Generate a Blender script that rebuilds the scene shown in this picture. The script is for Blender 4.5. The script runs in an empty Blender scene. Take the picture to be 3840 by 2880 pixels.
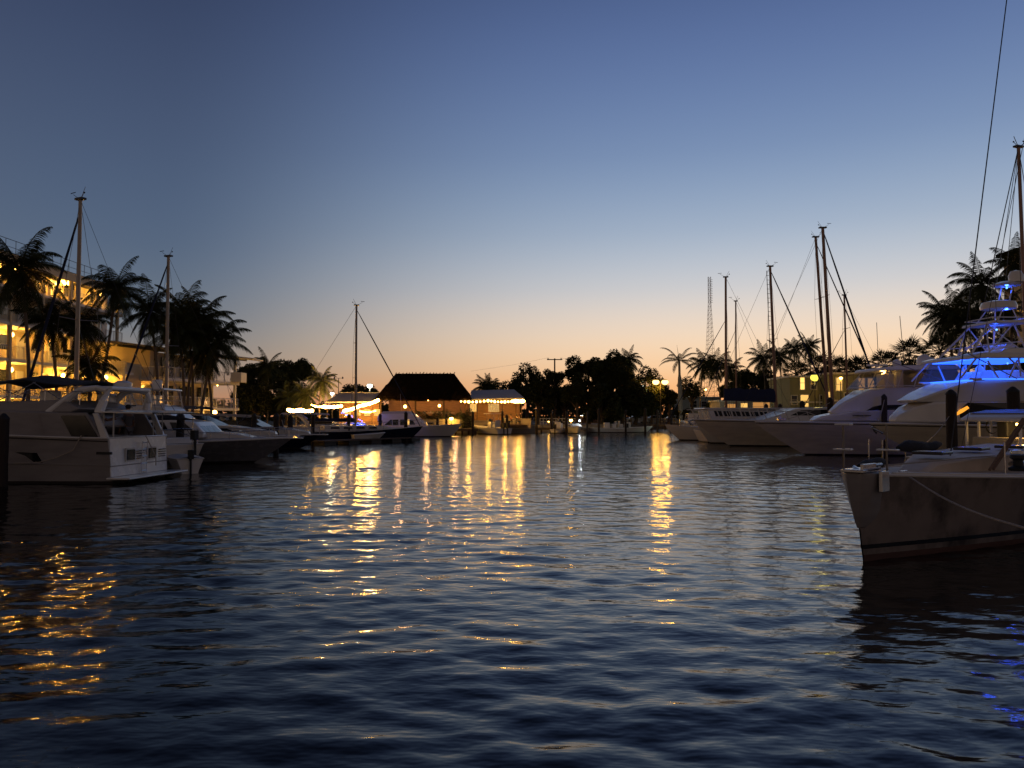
import bpy, bmesh, math, random
import numpy as np
from mathutils import Vector, Matrix

sc = bpy.context.scene
COL = sc.collection

# ------------------------------------------------------------------ camera
EYE = 2.4                      # metres above the water
FPX = 2900.0                   # focal length in photo pixels (3840 wide)
PITCH = math.atan((1560 - 1440) / FPX)
cd = bpy.data.cameras.new('camera')
cam = bpy.data.objects.new('camera', cd)
COL.objects.link(cam)
cam.location = (0, 0, EYE)
cam.rotation_euler = (math.radians(90) + PITCH, 0, 0)
cd.sensor_width = 36.0
cd.lens = 36.0 * FPX / 3840.0
cd.clip_start = 0.1
cd.clip_end = 3000
sc.camera = cam

def P(px, py, Y):
    """the point that stands at depth Y and is seen at photo pixel px, py"""
    u = (px - 1920) / FPX; v = (1440 - py) / FPX
    dy = math.cos(PITCH) - v * math.sin(PITCH)
    dz = math.sin(PITCH) + v * math.cos(PITCH)
    k = Y / dy
    return Vector((u * k, Y, EYE + dz * k))

def srgb(r, g, b):
    f = lambda c: (c / 255.0) / 12.92 if c <= 10 else (((c / 255.0) + 0.055) / 1.055) ** 2.4
    return (f(r), f(g), f(b), 1.0)

# ------------------------------------------------------------------ sky
w = bpy.data.worlds.new('World'); sc.world = w; w.use_nodes = True
nt = w.node_tree; nt.nodes.clear()
def N(t, **k):
    n = nt.nodes.new(t)
    for a, b in k.items(): setattr(n, a, b)
    return n
def ramp(node, stops):
    r = node.color_ramp
    r.interpolation = 'B_SPLINE'
    while len(r.elements) > 1: r.elements.remove(r.elements[-1])
    r.elements[0].position = stops[0][0]; r.elements[0].color = srgb(*stops[0][1])
    for p, c in stops[1:]:
        e = r.elements.new(p); e.color = srgb(*c)
tc = N('ShaderNodeTexCoord')
sep = N('ShaderNodeSeparateXYZ'); nt.links.new(tc.outputs['Generated'], sep.inputs[0])
# elevation ramps (factor = sin of the elevation)
warm = N('ShaderNodeValToRGB'); cool = N('ShaderNodeValToRGB'); back = N('ShaderNodeValToRGB')
ramp(warm, [(0.0, (255, 156, 88)), (0.025, (255, 178, 110)), (0.06, (255, 210, 160)), (0.105, (248, 222, 194)), (0.16, (206, 208, 212)),
            (0.23, (160, 178, 200)), (0.32, (120, 144, 182)), (0.44, (88, 110, 158)), (0.55, (64, 82, 122)), (0.75, (40, 48, 74)), (1.0, (32, 38, 60))])
ramp(cool, [(0.0, (190, 124, 86)), (0.03, (168, 132, 106)), (0.07, (136, 130, 124)), (0.12, (108, 118, 130)), (0.20, (84, 102, 127)),
            (0.32, (73, 88, 116)), (0.46, (54, 67, 98)), (0.6, (38, 46, 70)), (0.75, (32, 38, 58)), (1.0, (30, 36, 58))])
ramp(back, [(0.0, (154, 128, 106)), (0.08, (138, 116, 100)), (0.2, (108, 96, 90)), (0.45, (70, 64, 68)), (1.0, (34, 40, 62))])
for r_ in (warm, cool, back): nt.links.new(sep.outputs['Z'], r_.inputs[0])
# azimuth from the afterglow
SAZ = math.radians(25)
vx = N('ShaderNodeCombineXYZ'); nt.links.new(sep.outputs['X'], vx.inputs[0]); nt.links.new(sep.outputs['Y'], vx.inputs[1])
vn = N('ShaderNodeVectorMath', operation='NORMALIZE'); nt.links.new(vx.outputs[0], vn.inputs[0])
dt = N('ShaderNodeVectorMath', operation='DOT_PRODUCT'); nt.links.new(vn.outputs[0], dt.inputs[0])
dt.inputs[1].default_value = (math.sin(SAZ), math.cos(SAZ), 0)
m1 = N('ShaderNodeMapRange', interpolation_type='SMOOTHSTEP'); nt.links.new(dt.outputs['Value'], m1.inputs['Value'])
m1.inputs['From Min'].default_value = 0.64; m1.inputs['From Max'].default_value = 1.02
m2 = N('ShaderNodeMapRange', interpolation_type='SMOOTHSTEP'); nt.links.new(dt.outputs['Value'], m2.inputs['Value'])
m2.inputs['From Min'].default_value = -0.35; m2.inputs['From Max'].default_value = 0.62
mixa = N('ShaderNodeMix', data_type='RGBA'); mixb = N('ShaderNodeMix', data_type='RGBA')
nt.links.new(m2.outputs[0], mixa.inputs[0]); nt.links.new(back.outputs[0], mixa.inputs[6]); nt.links.new(cool.outputs[0], mixa.inputs[7])
nt.links.new(m1.outputs[0], mixb.inputs[0]); nt.links.new(mixa.outputs[2], mixb.inputs[6]); nt.links.new(warm.outputs[0], mixb.inputs[7])
bg = N('ShaderNodeBackground'); nt.links.new(mixb.outputs[2], bg.inputs[0]); bg.inputs[1].default_value = 1.0
wo = N('ShaderNodeOutputWorld'); nt.links.new(bg.outputs[0], wo.inputs[0])
sc.view_settings.view_transform = 'Standard'; sc.view_settings.look = 'None'
sc.view_settings.exposure = 0; sc.view_settings.gamma = 1
sc.cycles.use_denoising = True
sc.cycles.sample_clamp_indirect = 3.0
sc.cycles.max_bounces = 5
sc.cycles.transparent_max_bounces = 6

# ------------------------------------------------------------------ materials
MATS = {}
def mat(name, col, rough=0.5, metal=0.0, var=0.12, scale=3.0, bump=0.0, bscale=30.0, spec=0.5, coat=0.0, stretch=None, emit=None, estr=0.0, sheen=0):
    if name in MATS: return MATS[name]
    m = bpy.data.materials.new(name); m.use_nodes = True
    t = m.node_tree; b = t.nodes['Principled BSDF']
    b.inputs['Roughness'].default_value = rough; b.inputs['Metallic'].default_value = metal
    b.inputs['Specular IOR Level'].default_value = spec
    b.inputs['Coat Weight'].default_value = coat
    c = (*col, 1.0) if len(col) == 3 else col
    tcn = t.nodes.new('ShaderNodeTexCoord'); mp = t.nodes.new('ShaderNodeMapping')
    t.links.new(tcn.outputs['Object'], mp.inputs[0])
    if stretch: mp.inputs['Scale'].default_value = stretch
    nz = t.nodes.new('ShaderNodeTexNoise'); nz.inputs['Scale'].default_value = scale; nz.inputs['Detail'].default_value = 6
    t.links.new(mp.outputs[0], nz.inputs[0])
    mx = t.nodes.new('ShaderNodeMix'); mx.data_type = 'RGBA'
    mx.inputs[6].default_value = tuple(max(0, x * (1 - 2 * var)) for x in c[:3]) + (1,)
    mx.inputs[7].default_value = tuple(min(1, x * (1 + 2 * var)) for x in c[:3]) + (1,)
    t.links.new(nz.outputs[0], mx.inputs[0]); t.links.new(mx.outputs[2], b.inputs['Base Color'])
    mr = t.nodes.new('ShaderNodeMapRange'); mr.inputs['To Min'].default_value = max(0.02, rough - 0.1); mr.inputs['To Max'].default_value = min(1, rough + 0.12)
    t.links.new(nz.outputs[0], mr.inputs[0]); t.links.new(mr.outputs[0], b.inputs['Roughness'])
    if bump:
        n2 = t.nodes.new('ShaderNodeTexNoise'); n2.inputs['Scale'].default_value = bscale; n2.inputs['Detail'].default_value = 4
        t.links.new(mp.outputs[0], n2.inputs[0])
        bp = t.nodes.new('ShaderNodeBump'); bp.inputs['Strength'].default_value = bump; bp.inputs['Distance'].default_value = 0.05
        t.links.new(n2.outputs[0], bp.inputs['Height']); t.links.new(bp.outputs[0], b.inputs['Normal'])
    if emit:
        b.inputs['Emission Color'].default_value = (*emit[:3], 1); b.inputs['Emission Strength'].default_value = estr
    MATS[name] = m
    return m

def stain_and_shade(name, clean, dirt_shade, scale=(1.6, 1.6, .35)):  # dark noise blotches: stains plus patches of shade painted into the colour
    m = mat(name, clean, .4, var=.15, scale=2.5)
    t = m.node_tree; b = t.nodes['Principled BSDF']; src = b.inputs['Base Color'].links[0].from_socket
    tcn = t.nodes.new('ShaderNodeTexCoord'); mp = t.nodes.new('ShaderNodeMapping'); mp.inputs['Scale'].default_value = scale; t.links.new(tcn.outputs['Object'], mp.inputs[0])
    nz = t.nodes.new('ShaderNodeTexNoise'); nz.inputs['Scale'].default_value = 1.3; nz.inputs['Detail'].default_value = 7; nz.inputs['Roughness'].default_value = .65; t.links.new(mp.outputs[0], nz.inputs[0])
    mr = t.nodes.new('ShaderNodeMapRange'); mr.inputs['From Min'].default_value = .42; mr.inputs['From Max'].default_value = .62; t.links.new(nz.outputs[0], mr.inputs[0])
    mx = t.nodes.new('ShaderNodeMix'); mx.data_type = 'RGBA'; mx.inputs[7].default_value = (*dirt_shade, 1); t.links.new(mr.outputs[0], mx.inputs[0]); t.links.new(src, mx.inputs[6]); t.links.new(mx.outputs[2], b.inputs['Base Color'])
    return m

def glow(name, col, strength):
    if name in MATS: return MATS[name]
    m = bpy.data.materials.new(name); m.use_nodes = True
    t = m.node_tree; t.nodes.clear()
    e = t.nodes.new('ShaderNodeEmission'); e.inputs[0].default_value = (*col[:3], 1); e.inputs[1].default_value = strength
    o = t.nodes.new('ShaderNodeOutputMaterial'); t.links.new(e.outputs[0], o.inputs[0])
    MATS[name] = m
    return m

def glass(name, tint=(0.8, 0.85, 0.85), rough=0.03):
    if name in MATS: return MATS[name]
    m = bpy.data.materials.new(name); m.use_nodes = True
    t = m.node_tree; t.nodes.clear()
    tr = t.nodes.new('ShaderNodeBsdfTransparent'); tr.inputs[0].default_value = (*tint, 1)
    gl = t.nodes.new('ShaderNodeBsdfGlossy'); gl.inputs['Roughness'].default_value = rough
    fr = t.nodes.new('ShaderNodeFresnel'); fr.inputs[0].default_value = 1.5
    mx = t.nodes.new('ShaderNodeMixShader'); o = t.nodes.new('ShaderNodeOutputMaterial')
    t.links.new(fr.outputs[0], mx.inputs[0]); t.links.new(tr.outputs[0], mx.inputs[1]); t.links.new(gl.outputs[0], mx.inputs[2])
    t.links.new(mx.outputs[0], o.inputs[0])
    MATS[name] = m
    return m

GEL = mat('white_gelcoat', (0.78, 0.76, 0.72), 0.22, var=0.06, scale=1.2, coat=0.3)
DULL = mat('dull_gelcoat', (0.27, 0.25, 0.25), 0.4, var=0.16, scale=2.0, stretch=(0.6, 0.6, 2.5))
GELW = mat('weathered_gelcoat', (0.80, 0.70, 0.57), 0.35, var=0.14, scale=2.2, stretch=(0.5, 0.5, 2.5))
DECKM = mat('nonskid_deck', (0.52, 0.51, 0.49), 0.6, var=0.08, scale=5, bump=0.2, bscale=120)
NAVY = mat('navy_hull_paint', (0.012, 0.016, 0.035), 0.18, var=0.1, coat=0.3)
BLACKH = mat('black_hull_paint', (0.012, 0.012, 0.014), 0.22, var=0.1)
ANTIF = mat('dark_bottom_paint', (0.018, 0.014, 0.014), 0.7, var=0.2)
DKGLASS = mat('tinted_cabin_glass', (0.008, 0.009, 0.011), 0.08, var=0.1, spec=0.6)
VINYL = glass('clear_vinyl', (0.78, 0.74, 0.68), 0.12)
STEEL = mat('stainless_steel', (0.55, 0.55, 0.56), 0.25, metal=1.0, var=0.05)
ALU = mat('mast_aluminium', (0.30, 0.27, 0.25), 0.42, metal=0.6, var=0.08, scale=1.5)
DKALU = mat('dark_anodised_mast', (0.06, 0.05, 0.05), 0.4, metal=0.5, var=0.08, scale=1.5)
WIRE = mat('wire_rope', (0.05, 0.05, 0.055), 0.4, metal=0.5, var=0.1)
ROPE = mat('mooring_rope', (0.42, 0.36, 0.30), 0.9, var=0.2, scale=20, bump=0.6, bscale=60)
CANVD = mat('dark_canvas', (0.016, 0.018, 0.026), 0.9, var=0.2, scale=4, bump=0.3, bscale=40)
CANVN = mat('navy_canvas', (0.012, 0.020, 0.060), 0.9, var=0.2, scale=4, bump=0.3, bscale=40)
CANVT = mat('tan_canvas', (0.30, 0.24, 0.18), 0.9, var=0.15, scale=4, bump=0.3, bscale=40)
SAILW = mat('furled_sail_cloth', (0.35, 0.33, 0.32), 0.85, var=0.15, scale=5, bump=0.3, bscale=30)
RUBBER = mat('black_rubber', (0.015, 0.015, 0.015), 0.6, var=0.1)
TEAK = mat('weathered_teak', (0.20, 0.12, 0.07), 0.7, var=0.25, scale=6, stretch=(0.4, 6, 6), bump=0.2)
PILE = mat('creosote_piling', (0.035, 0.025, 0.02), 0.85, var=0.3, scale=5, stretch=(3, 3, 0.5), bump=0.5, bscale=12)
DOCKM = mat('dock_planks', (0.12, 0.09, 0.07), 0.85, var=0.25, scale=4, stretch=(0.5, 6, 1), bump=0.3)
CONC = mat('seawall_concrete', (0.26, 0.24, 0.21), 0.85, var=0.2, scale=1.5, bump=0.3, bscale=20)
WWALL = mat('painted_white_wall', (0.52, 0.48, 0.42), 0.8, var=0.1, scale=1.5)
BARK = mat('palm_bark', (0.16, 0.12, 0.09), 0.9, var=0.25, scale=5, stretch=(1, 1, 6), bump=0.5)
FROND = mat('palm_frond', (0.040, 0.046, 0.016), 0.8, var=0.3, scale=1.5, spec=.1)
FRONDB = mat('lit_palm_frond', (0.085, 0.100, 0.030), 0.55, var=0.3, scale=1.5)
LEAF = mat('broad_leaf', (0.036, 0.042, 0.018), 0.8, var=0.35, scale=0.8, spec=.1)
TRUNKM = mat('tree_bark', (0.10, 0.075, 0.055), 0.9, var=0.25, scale=4, bump=0.5)

# ------------------------------------------------------------------ mesh helpers
class MB:
    def __init__(s): s.v = []; s.f = []
    def add(s, vs, fs):
        o = len(s.v); s.v += [tuple(v) for v in vs]; s.f += [tuple(i + o for i in f) for f in fs]; return s
    def box(s, c, d, rz=0.0, ry=0.0, rx=0.0):
        M = Matrix.Translation(Vector(c)) @ Matrix.Rotation(rz, 4, 'Z') @ Matrix.Rotation(ry, 4, 'Y') @ Matrix.Rotation(rx, 4, 'X')
        x, y, z = d[0] / 2, d[1] / 2, d[2] / 2
        vs = [M @ Vector(p) for p in ((-x, -y, -z), (x, -y, -z), (x, y, -z), (-x, y, -z), (-x, -y, z), (x, -y, z), (x, y, z), (-x, y, z))]
        return s.add(vs, [(0, 3, 2, 1), (4, 5, 6, 7), (0, 1, 5, 4), (1, 2, 6, 5), (2, 3, 7, 6), (3, 0, 4, 7)])
    def rings(s, rings, close=True, cap=True):
        n = len(rings[0]); vs = [p for r in rings for p in r]; fs = []
        for i in range(len(rings) - 1):
            for j in range(n if close else n - 1):
                a = i * n + j; b = i * n + (j + 1) % n
                fs.append((a, b, b + n, a + n))
        if cap and close:
            fs.append(tuple(range(n))[::-1]); fs.append(tuple((len(rings) - 1) * n + j for j in range(n)))
        return s.add(vs, fs)
    def path(s, pts, r, n=6, r2=None):
        pts = [Vector(p) for p in pts]; m = len(pts); rr = []
        for i, p in enumerate(pts):
            t = (pts[min(i + 1, m - 1)] - pts[max(i - 1, 0)]).normalized()
            a = t.cross(Vector((0, 0, 1)))
            if a.length < 0.05: a = t.cross(Vector((0, 1, 0)))
            a.normalize(); b = t.cross(a)
            ri = r[i] if isinstance(r, (list, tuple)) else (r if r2 is None else r + (r2 - r) * i / (m - 1))
            rr.append([p + a * (ri * math.cos(2 * math.pi * k / n)) + b * (ri * math.sin(2 * math.pi * k / n)) for k in range(n)])
        return s.rings(rr)
    def tube(s, a, b, r, r2=None, n=6): return s.path([a, b], r, n, r2)
    def lathe(s, prof, c=(0, 0, 0), n=12):
        rr = [[(c[0] + r * math.cos(2 * math.pi * k / n), c[1] + r * math.sin(2 * math.pi * k / n), c[2] + z) for k in range(n)] for r, z in prof]
        return s.rings(rr)
    def ball(s, c, r, n=10, m=6, sz=1.0):
        return s.lathe([(max(0.001, r * math.sin(math.pi * i / m)), -r * sz * math.cos(math.pi * i / m)) for i in range(m + 1)], c, n)
    def prism(s, prof, y0, y1):
        """side profile (x, z) pushed across from y0 to y1"""
        return s.rings([[(x, y0, z) for x, z in prof], [(x, y1, z) for x, z in prof]])
    def build(s, name, m, parent=None, smooth=False, bevel=0.0, flip=False):
        me = bpy.data.meshes.new(name); me.from_pydata([tuple(v) for v in s.v], [], s.f)
        bm = bmesh.new(); bm.from_mesh(me); bmesh.ops.recalc_face_normals(bm, faces=bm.faces); bm.to_mesh(me); bm.free()
        me.materials.append(m); me.update()
        o = bpy.data.objects.new(name, me); COL.objects.link(o)
        if parent is not None: o.parent = parent
        if smooth:
            me.polygons.foreach_set('use_smooth', [True] * len(me.polygons))
            try:
                me.set_sharp_from_angle(angle=math.radians(40))
            except Exception: pass
        if bevel:
            bv = o.modifiers.new('bevel', 'BEVEL'); bv.width = bevel; bv.segments = 2; bv.limit_method = 'ANGLE'; bv.angle_limit = math.radians(30)
        return o

def tag(o, label=None, cat=None, group=None, kind=None):
    if label: o['label'] = label
    if cat: o['category'] = cat
    if group: o['group'] = group
    if kind: o['kind'] = kind
    return o
def thing(name, loc, label, cat, group=None, rz=0.0):
    o = bpy.data.objects.new(name, None); COL.objects.link(o); o.empty_display_size = 0.3
    o.location = loc; o.rotation_euler = (0, 0, rz)
    return tag(o, label, cat, group)
def dup(o, loc=None, rz=None, scale=None, label=None):
    def cp(a, par):
        c = a.copy(); COL.objects.link(c)
        if par is not None: c.parent = par
        for ch in list(a.children): cp(ch, c)
        return c
    c = cp(o, None)
    if loc is not None: c.location = loc
    if rz is not None: c.rotation_euler = (0, 0, rz)
    if scale is not None: c.scale = scale if hasattr(scale, '__len__') else (scale,) * 3
    if label: c['label'] = label
    return c

def lamp(parent, loc, power, col=(1.0, 0.62, 0.22), r=0.15):
    """the light of one lamp, a child of that lamp"""
    l = bpy.data.lights.new('lamp_light', 'POINT'); l.energy = power; l.color = col; l.shadow_soft_size = r
    o = bpy.data.objects.new('lamp_light', l); COL.objects.link(o); o.parent = parent; o.location = loc
    return o

# ------------------------------------------------------------------ water
BASIN = [(-31, -60), (-31, 70), (-29.5, 88), (-27.5, 100), (-25, 106), (3.5, 110), (4.5, 117), (17, 120), (19, 143), (31.5, 147), (35.5, 100), (35.5, -60)]
def make_water():
    rng = np.random.RandomState(7)
    ys = [-60.0, -30, -10, 0.0, 2.0]
    while ys[-1] < 152: ys.append(ys[-1] + 0.045 + 0.0036 * max(0, ys[-1] - 3) + 0.00004 * ys[-1] ** 2)
    ys = np.array(ys)
    xs = np.concatenate([np.linspace(-38, -14, 160)[:-1], np.linspace(-14, 14, 520)[:-1], np.linspace(14, 38, 160)])
    X, Y = np.meshgrid(xs, ys)
    Z = np.zeros_like(X)
    # choppy small wind waves, mostly running towards the camera
    for i in range(150):
        lam = math.exp(rng.uniform(math.log(0.17), math.log(1.15)))
        if i % 12 == 0: lam *= 2.6
        th = rng.normal(0.12, 0.62)
        k = 2 * math.pi / lam
        slope = WAVE * (0.6 + 0.8 * rng.rand()) * (1.0 if lam < 1.2 else .8)
        amp = slope / k
        fade = np.clip(1.6 - (0.045 + 0.0036 * Y) * 5 / lam * 0.7, 0, 1)
        ph = rng.uniform(0, 6.28)
        arg = k * (X * math.sin(th) + Y * math.cos(th)) + ph
        Z += amp * fade * np.sin(arg)
    # gustiness: calmer and rougher patches
    G = 0.75 + 0.28 * np.sin(0.31 * X + 0.5 * np.sin(0.2 * Y)) * np.sin(0.23 * Y + 1.3) + 0.12 * np.sin(0.9 * X + 1.1 * Y)
    Z *= G
    Z[:4] = 0
    nv = X.size; ny, nx = X.shape
    me = bpy.data.meshes.new('water')
    co = np.stack([X, Y, Z], -1).reshape(-1, 3).astype(np.float32)
    idx = np.arange(nv).reshape(ny, nx)
    q = np.stack([idx[:-1, :-1], idx[:-1, 1:], idx[1:, 1:], idx[1:, :-1]], -1).reshape(-1, 4)
    me.vertices.add(nv); me.vertices.foreach_set('co', co.ravel())
    me.loops.add(q.size); me.loops.foreach_set('vertex_index', q.ravel().astype(np.int32))
    me.polygons.add(len(q)); me.polygons.foreach_set('loop_start', np.arange(0, q.size, 4, dtype=np.int32))
    me.polygons.foreach_set('use_smooth', np.ones(len(q), bool))
    me.update(calc_edges=True); me.validate()
    m = bpy.data.materials.new('harbour_water'); m.use_nodes = True
    t = m.node_tree; b = t.nodes['Principled BSDF']
    b.inputs['Base Color'].default_value = (0.0015, 0.002, 0.003, 1)
    b.inputs['Roughness'].default_value = 0.09
    b.inputs['IOR'].default_value = 1.333
    b.inputs['Specular IOR Level'].default_value = 0.48
    tcn = t.nodes.new('ShaderNodeTexCoord')
    def nz(scale, sx, det, rot=0.0):
        mp = t.nodes.new('ShaderNodeMapping'); mp.inputs['Scale'].default_value = (sx, 1, 1); mp.inputs['Rotation'].default_value = (0, 0, rot)
        t.links.new(tcn.outputs['Object'], mp.inputs[0])
        n = t.nodes.new('ShaderNodeTexNoise'); n.inputs['Scale'].default_value = scale; n.inputs['Detail'].default_value = det; n.inputs['Roughness'].default_value = 0.5
        t.links.new(mp.outputs[0], n.inputs[0]); return n
    n1 = nz(1.3, 0.5, 3); n2 = nz(5.5, 0.55, 2, 0.15)
    b1 = t.nodes.new('ShaderNodeBump'); b1.inputs['Strength'].default_value = 1; b1.inputs['Distance'].default_value = BUMP1
    b2 = t.nodes.new('ShaderNodeBump'); b2.inputs['Strength'].default_value = 1; b2.inputs['Distance'].default_value = BUMP2
    # the outer basin is more ruffled by the breeze
    sx_ = t.nodes.new('ShaderNodeSeparateXYZ'); t.links.new(tcn.outputs['Object'], sx_.inputs[0])
    for bn, lo, hi in ((b1, BUMP1, BUMP1 * 4.0), (b2, BUMP2, BUMP2 * 2.6)):
        mr = t.nodes.new('ShaderNodeMapRange'); mr.inputs['From Min'].default_value = 18; mr.inputs['From Max'].default_value = 80
        mr.inputs['To Min'].default_value = lo; mr.inputs['To Max'].default_value = hi
        t.links.new(sx_.outputs['Y'], mr.inputs['Value']); t.links.new(mr.outputs[0], bn.inputs['Distance'])
    # the mesh carries the larger waves near the eye; farther off the texture takes over
    t.links.new(n1.outputs[0], b1.inputs['Height']); t.links.new(n2.outputs[0], b2.inputs['Height'])
    t.links.new(b1.outputs[0], b2.inputs['Normal']); t.links.new(b2.outputs[0], b.inputs['Normal'])
    me.materials.append(m)
    o = bpy.data.objects.new('water', me); COL.objects.link(o)
    tag(o, 'dark rippled harbour water reflecting the dusk sky', kind='structure')
WAVE = 0.0112; BUMP1 = 0.020; BUMP2 = 0.0110
make_water()

def make_ground():
    mb = MB()
    outer = [(-600, -60)] + BASIN + [(600, -60), (600, 1500), (-600, 1500)]
    mb.add([(x, y, 1.0) for x, y in outer], [tuple(range(len(outer)))])
    g = mat('park_ground', (0.050, 0.052, 0.030), 0.95, var=0.35, scale=0.6, bump=0.5, bscale=4)
    o = mb.build('ground', g); tag(o, 'flat dark ground behind the sea walls', kind='structure')
    # sea wall with a cap
    def off(d):
        r = []
        n = len(BASIN)
        for i, (x, y) in enumerate(BASIN):
            a = Vector(BASIN[max(i - 1, 0)]); b = Vector(BASIN[min(i + 1, n - 1)])
            t = (b - a).normalized(); nrm = Vector((t.y, -t.x))   # into the basin
            r.append((x + nrm.x * d, y + nrm.y * d))
        return r
    for name, d0, d1, z0, z1 in (('seawall', -0.25, 0.02, -0.8, 0.92), ('seawall_cap', -0.5, 0.10, 0.92, 1.12)):
        A, B = off(d0), off(d1); s = MB()
        s.rings([[(a[0], a[1], z0), (b[0], b[1], z0), (b[0], b[1], z1), (a[0], a[1], z1)] for a, b in zip(A, B)])
        o = s.build(name, CONC); tag(o, kind='structure')
make_ground()
# ================================================================== boat library
def lerp(a, b, t): return a + (b - a) * t
class Hull:
    """local frame: bow at +x, z = 0 the waterline"""
    def __init__(s, L, B, fs, fb, rake=1.5, tm=0.45, pt=2.6, pw=1.5, stern=0.86, wl=0.82, trake=0.0, draft=0.5, sag=0.0, pz=1.7):
        s.__dict__.update(locals())
    def shape(s, t, p):
        if t < s.tm: return s.stern + (1 - s.stern) * math.sin(math.pi / 2 * t / s.tm)
        return max(0.0, 1 - ((t - s.tm) / (1 - s.tm)) ** p)
    def zs(s, t): return s.fs + (s.fb - s.fs) * t ** s.pz - s.sag * math.sin(math.pi * t)
    def pt_(s, t, h, side=1):
        """h 0 at the waterline, 1 at the sheer"""
        z = s.zs(t) * h
        hh = max(h, 0) ** 1.15
        w = s.B / 2 * s.shape(t, lerp(s.pw, s.pt, hh)) * lerp(s.wl, 1.0, hh)
        x = -s.L / 2 + s.trake * (1 - h) * (1 - t) + t * (s.L - s.rake * (1 - h) ** 1.25)
        return Vector((x, side * max(w, 0.012), z))
    def sheer(s, t, side=1, inset=0.0, up=0.0):
        p = s.pt_(t, 1.0, side); p.y -= side * min(inset, abs(p.y)); p.z += up
        return p
    def ts(s, n=22): return [i / n for i in range(n)] + [1.0]
    def build(s, parent, m=None, bm=None, deck=None, camber=0.10, rail=0.03, railm=None, bulwark=0.0, stripe=None):
        H = [0.0, 0.07, 0.2, 0.4, 0.6, 0.8, 0.93, 1.0]
        top = MB(); bot = MB(); rr = []; rb = []
        for t in s.ts():
            h0 = 0.10 / s.zs(t)
            hs = [h0 + (1 - h0) * h for h in H]
            rr.append([s.pt_(t, h, -1) for h in hs[::-1]] + [s.pt_(t, h, 1) for h in hs])
            a = [s.pt_(t, h0, -1)]; b = [s.pt_(t, h0, 1)]; w0 = s.pt_(t, 0, 1)
            rb.append(a + [Vector((w0.x, -w0.y, 0)), Vector((w0.x - 0.1 * s.draft, -w0.y * 0.6, -s.draft * 0.6)), Vector((w0.x - 0.2 * s.draft, 0, -s.draft)),
                           Vector((w0.x - 0.1 * s.draft, w0.y * 0.6, -s.draft * 0.6)), Vector((w0.x, w0.y, 0))] + b)
        top.rings(rr, close=False, cap=False); top.add(rr[0], [tuple(range(len(rr[0])))])
        bot.rings(rb, close=False, cap=False); bot.add(rb[0], [tuple(range(len(rb[0])))])
        top.build('hull', m or GEL, parent, smooth=True)
        bot.build('bottom', bm or ANTIF, parent, smooth=True)
        d = MB(); rd = []
        for t in s.ts():
            p = s.sheer(t, 1, 0.012, -bulwark - 0.004)
            w = p.y; c = camber * min(1, w / (s.B / 2 + 1e-6))
            rd.append([Vector((p.x, w * k, p.z + c * (1 - k * k))) for k in (-1, -0.6, -0.2, 0.2, 0.6, 1)])
        d.rings(rd, close=False, cap=False)
        d.build('deck', deck or DECKM, parent, smooth=True)
        if rail:
            r = MB()
            for sd in (-1, 1): r.path([s.sheer(t, sd, 0, 0.0) for t in s.ts()], rail, 6)
            r.tube(s.sheer(0, -1), s.sheer(0, 1), rail)
            r.build('rub_rail', railm or GEL, parent, smooth=True)
        if stripe:
            z0, z1, mm = stripe
            st = MB()
            for sd in (-1, 1):
                pts0 = []; 
                for t in s.ts():
                    a = s.pt_(t, z0 / s.zs(t), sd); b = s.pt_(t, z1 / s.zs(t), sd)
                    for q in (a, b): q.y += sd * 0.006; q.x += 0.004
                    pts0.append([a, b])
                st.rings(pts0, close=False, cap=False)
            st.build('stripe', mm, parent, smooth=True)
    def bowrail(s, parent, t0=0.5, t1=0.995, h=0.65, n=8, r=0.016, mid=False, m=None, slant=0.0):
        for sd in (-1, 1):
            R = MB(); pts = []
            for i in range(n + 1):
                t = lerp(t0, t1, i / n); a = s.sheer(t, sd, 0.08); b = a + Vector((slant, 0, h * (0.55 if i == 0 else 1)))
                R.tube(a, b, r); pts.append(b)
            if sd == 1: pts.append(s.sheer(1.0, 1) + Vector((0.15 + slant, -s.sheer(1, 1).y, h)))
            else: pts.append(s.sheer(1.0, 1) + Vector((0.15 + slant, -s.sheer(1, 1).y, h)))
            R.path(pts, r * 1.15)
            if mid: R.path([lerp(s.sheer(lerp(t0, t1, i / n), sd, 0.08), pts[i], 0.5) for i in range(n + 1)], r * 0.6)
            R.build('bow_rail', m or STEEL, parent, smooth=True)

def house(parent, name, prof, hw, m=None, bevel=0.04, smooth=True):
    """side profile (x, z) with half width hw(x, z) or a number"""
    f = hw if callable(hw) else (lambda x, z: hw)
    b = MB()
    k = (-1, -0.55, 0, 0.55, 1)
    b.rings([[(x, kk * f(x, z), z) for x, z in prof] for kk in k])
    return b.build(name, m or GEL, parent, smooth=smooth, bevel=bevel)
def side_win(parent, poly, hw, name='window', m=None, off=0.012, sides=(-1, 1)):
    f = hw if callable(hw) else (lambda x, z: hw)
    out = []
    for sd in sides:
        b = MB()
        b.rings([[(x, sd * (f(x, z) + off), z) for x, z in poly], [(x, sd * (f(x, z) - 0.03), z) for x, z in poly]])
        out.append(b.build(name, m or DKGLASS, parent))
    return out
def front_win(parent, a, b_, ys, name='windscreen', m=None, off=0.012):
    """panes across a sloping front from (x, z) a to b_"""
    d = Vector((b_[0] - a[0], 0, b_[1] - a[1])).normalized(); n = Vector((d.z, 0, -d.x))
    if n.x < 0: n = -n
    for y0, y1 in ys:
        q = [Vector((a[0], y0, a[1])), Vector((a[0], y1, a[1])), Vector((b_[0], y1, b_[1])), Vector((b_[0], y0, b_[1]))]
        b = MB(); b.rings([[p + n * off for p in q], [p - n * 0.02 for p in q]])
        b.build(name, m or DKGLASS, parent)
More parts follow.
